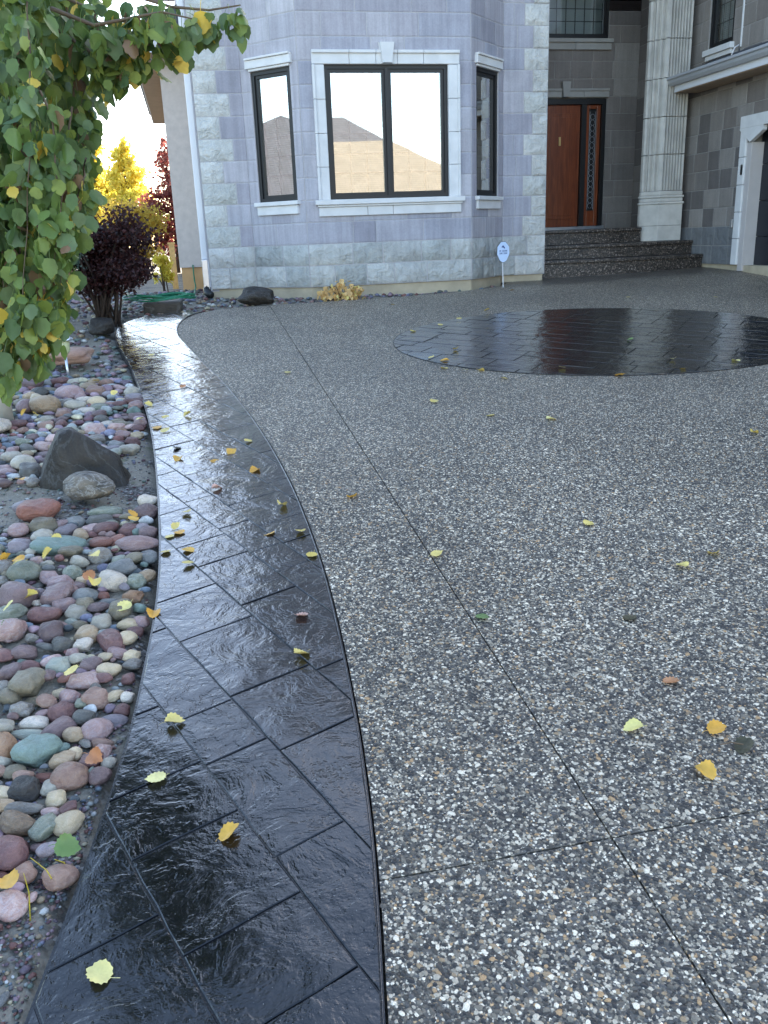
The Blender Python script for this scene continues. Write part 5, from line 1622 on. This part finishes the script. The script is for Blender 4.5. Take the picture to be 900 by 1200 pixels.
mb = MB()
bx, by = -.36, 10.40; z0 = bedz(bx, by) - .04
blk = [(bx - .22, by - .14), (bx + .20, by - .16), (bx + .22, by + .14), (bx - .20, by + .15)]
mb.prism(blk, z0, z0 + .17); o = mb.build('stone_block', 'boulder_black', loc=(bx, by, z0), bevel=.02)
o.name = 'flat_stone'; tag(o, 'squared dark brown stone behind the walkway end with the green hose over it', 'stone')
hm = MB(); rd = random.Random(8); pts = []
for i in range(150):
    t_ = i / 150 * 2 * PI * 5.5
    w = 1 + .12 * math.sin(i * .37) + .1 * math.sin(i * .113)
    pts.append((bx - .02 + .36 * w * math.cos(t_), by + .22 + .24 * w * math.sin(t_), z0 + .185 + .012 * math.sin(i * .9) + .0003 * i))
hm.tube(pts, .009, 6)
hm.tube([pts[-1], (bx + .35, by + .7, z0 + .15), (.03, 13.3, .9), (.02, 13.46, 1.0), (.02, 13.47, 1.2)], .011, 6)
tag(hm.build('garden_hose', 'hose_rubber', smooth=True, loc=(bx, by, z0)), 'green garden hose coiled on the squared brown stone', 'hose')

# ------------------------------------------------------------------ across the street, seen only in the window glass
rd_ = MB(); rd_.add([(-60, -14.5, gz(-14) + .03), (70, -14.5, gz(-14) + .03), (70, -8, gz(-8) + .03), (-60, -8, gz(-8) + .03)], [(0, 1, 2, 3)])
plain('asphalt', (.05, .05, .052), .85, .15, 3); tag(rd_.build('road', 'asphalt'), kind='structure')
plain('green_siding', (.20, .24, .22), .8, .1, 2)
def far_house(loc, w, d, h, rh, wall_m, roof_m, label):
    x, y, z = loc; t = empty('neighbour_house', loc, label, 'house')
    mb = MB(); mb.box(x - w / 2, y - d / 2, z, x + w / 2, y + d / 2, z + h); mb.build('wall', wall_m, t)
    e = .5; mb = MB()
    k_ = min(w, d) / 2 + e
    mb.v = [(x - w / 2 - e, y - d / 2 - e, z + h), (x + w / 2 + e, y - d / 2 - e, z + h), (x + w / 2 + e, y + d / 2 + e, z + h), (x - w / 2 - e, y + d / 2 + e, z + h), (x - w / 2 - e + k_, y, z + h + rh), (x + w / 2 + e - k_, y, z + h + rh)]
    mb.f = [(0, 1, 5, 4), (1, 2, 5), (2, 3, 4, 5), (3, 0, 4), (3, 2, 1, 0)]; mb.build('roof', roof_m, t)
    mb = MB(); frame = (x - w / 2 - e, y + d / 2 + e, z + h - .22); mb.box(x - w / 2 - e, y + d / 2 + e - .02, z + h - .22, x + w / 2 + e, y + d / 2 + e + .02, z + h - .005); mb.build('fascia', 'fascia_paint', t)
    for u in (-.3, .3):
        mb = MB(); mb.box(x + u * w - .9, y + d / 2 + .0, z + .9, x + u * w + .9, y + d / 2 + .04, z + 2.2); o = mb.build('window', 'black_frame', t)
    mb = MB(); mb.box(x - .5, y + d / 2, z, x + .5, y + d / 2 + .05, z + 2.1); mb.build('door', 'door_wood', t)
far_house((7, -22, -.6), 16, 10, 3.0, 3.5, 'cream_stucco', 'tan_shingles', 'cream bungalow with a tan hipped roof across the street, mirrored in the big window')
far_house((5, -46, -.9), 26, 12, 6.2, 4.6, 'stucco', 'grey_shingles', 'larger house with grey roof behind the bungalow across the street')
far_house((-25, 7.5, .2), 10, 14, 2.7, 3.4, 'green_siding', 'grey_shingles', 'grey green house with grey roof next door, mirrored in the narrow left window')
for i, (x, y, h) in enumerate(((7.2, -38, 11), (3.0, -40, 11), (-12, -40, 8), (26, -30, 6))):
    tree('street_tree', (x, y, -.9), ['tall thin tree behind the bungalow', 'tall thin tree farther left behind the bungalow', 'tree at the far left across the street', 'tree far right across the street'][i], 'leaf_lime', h, 1.6, 2500, .16, 60 + i)
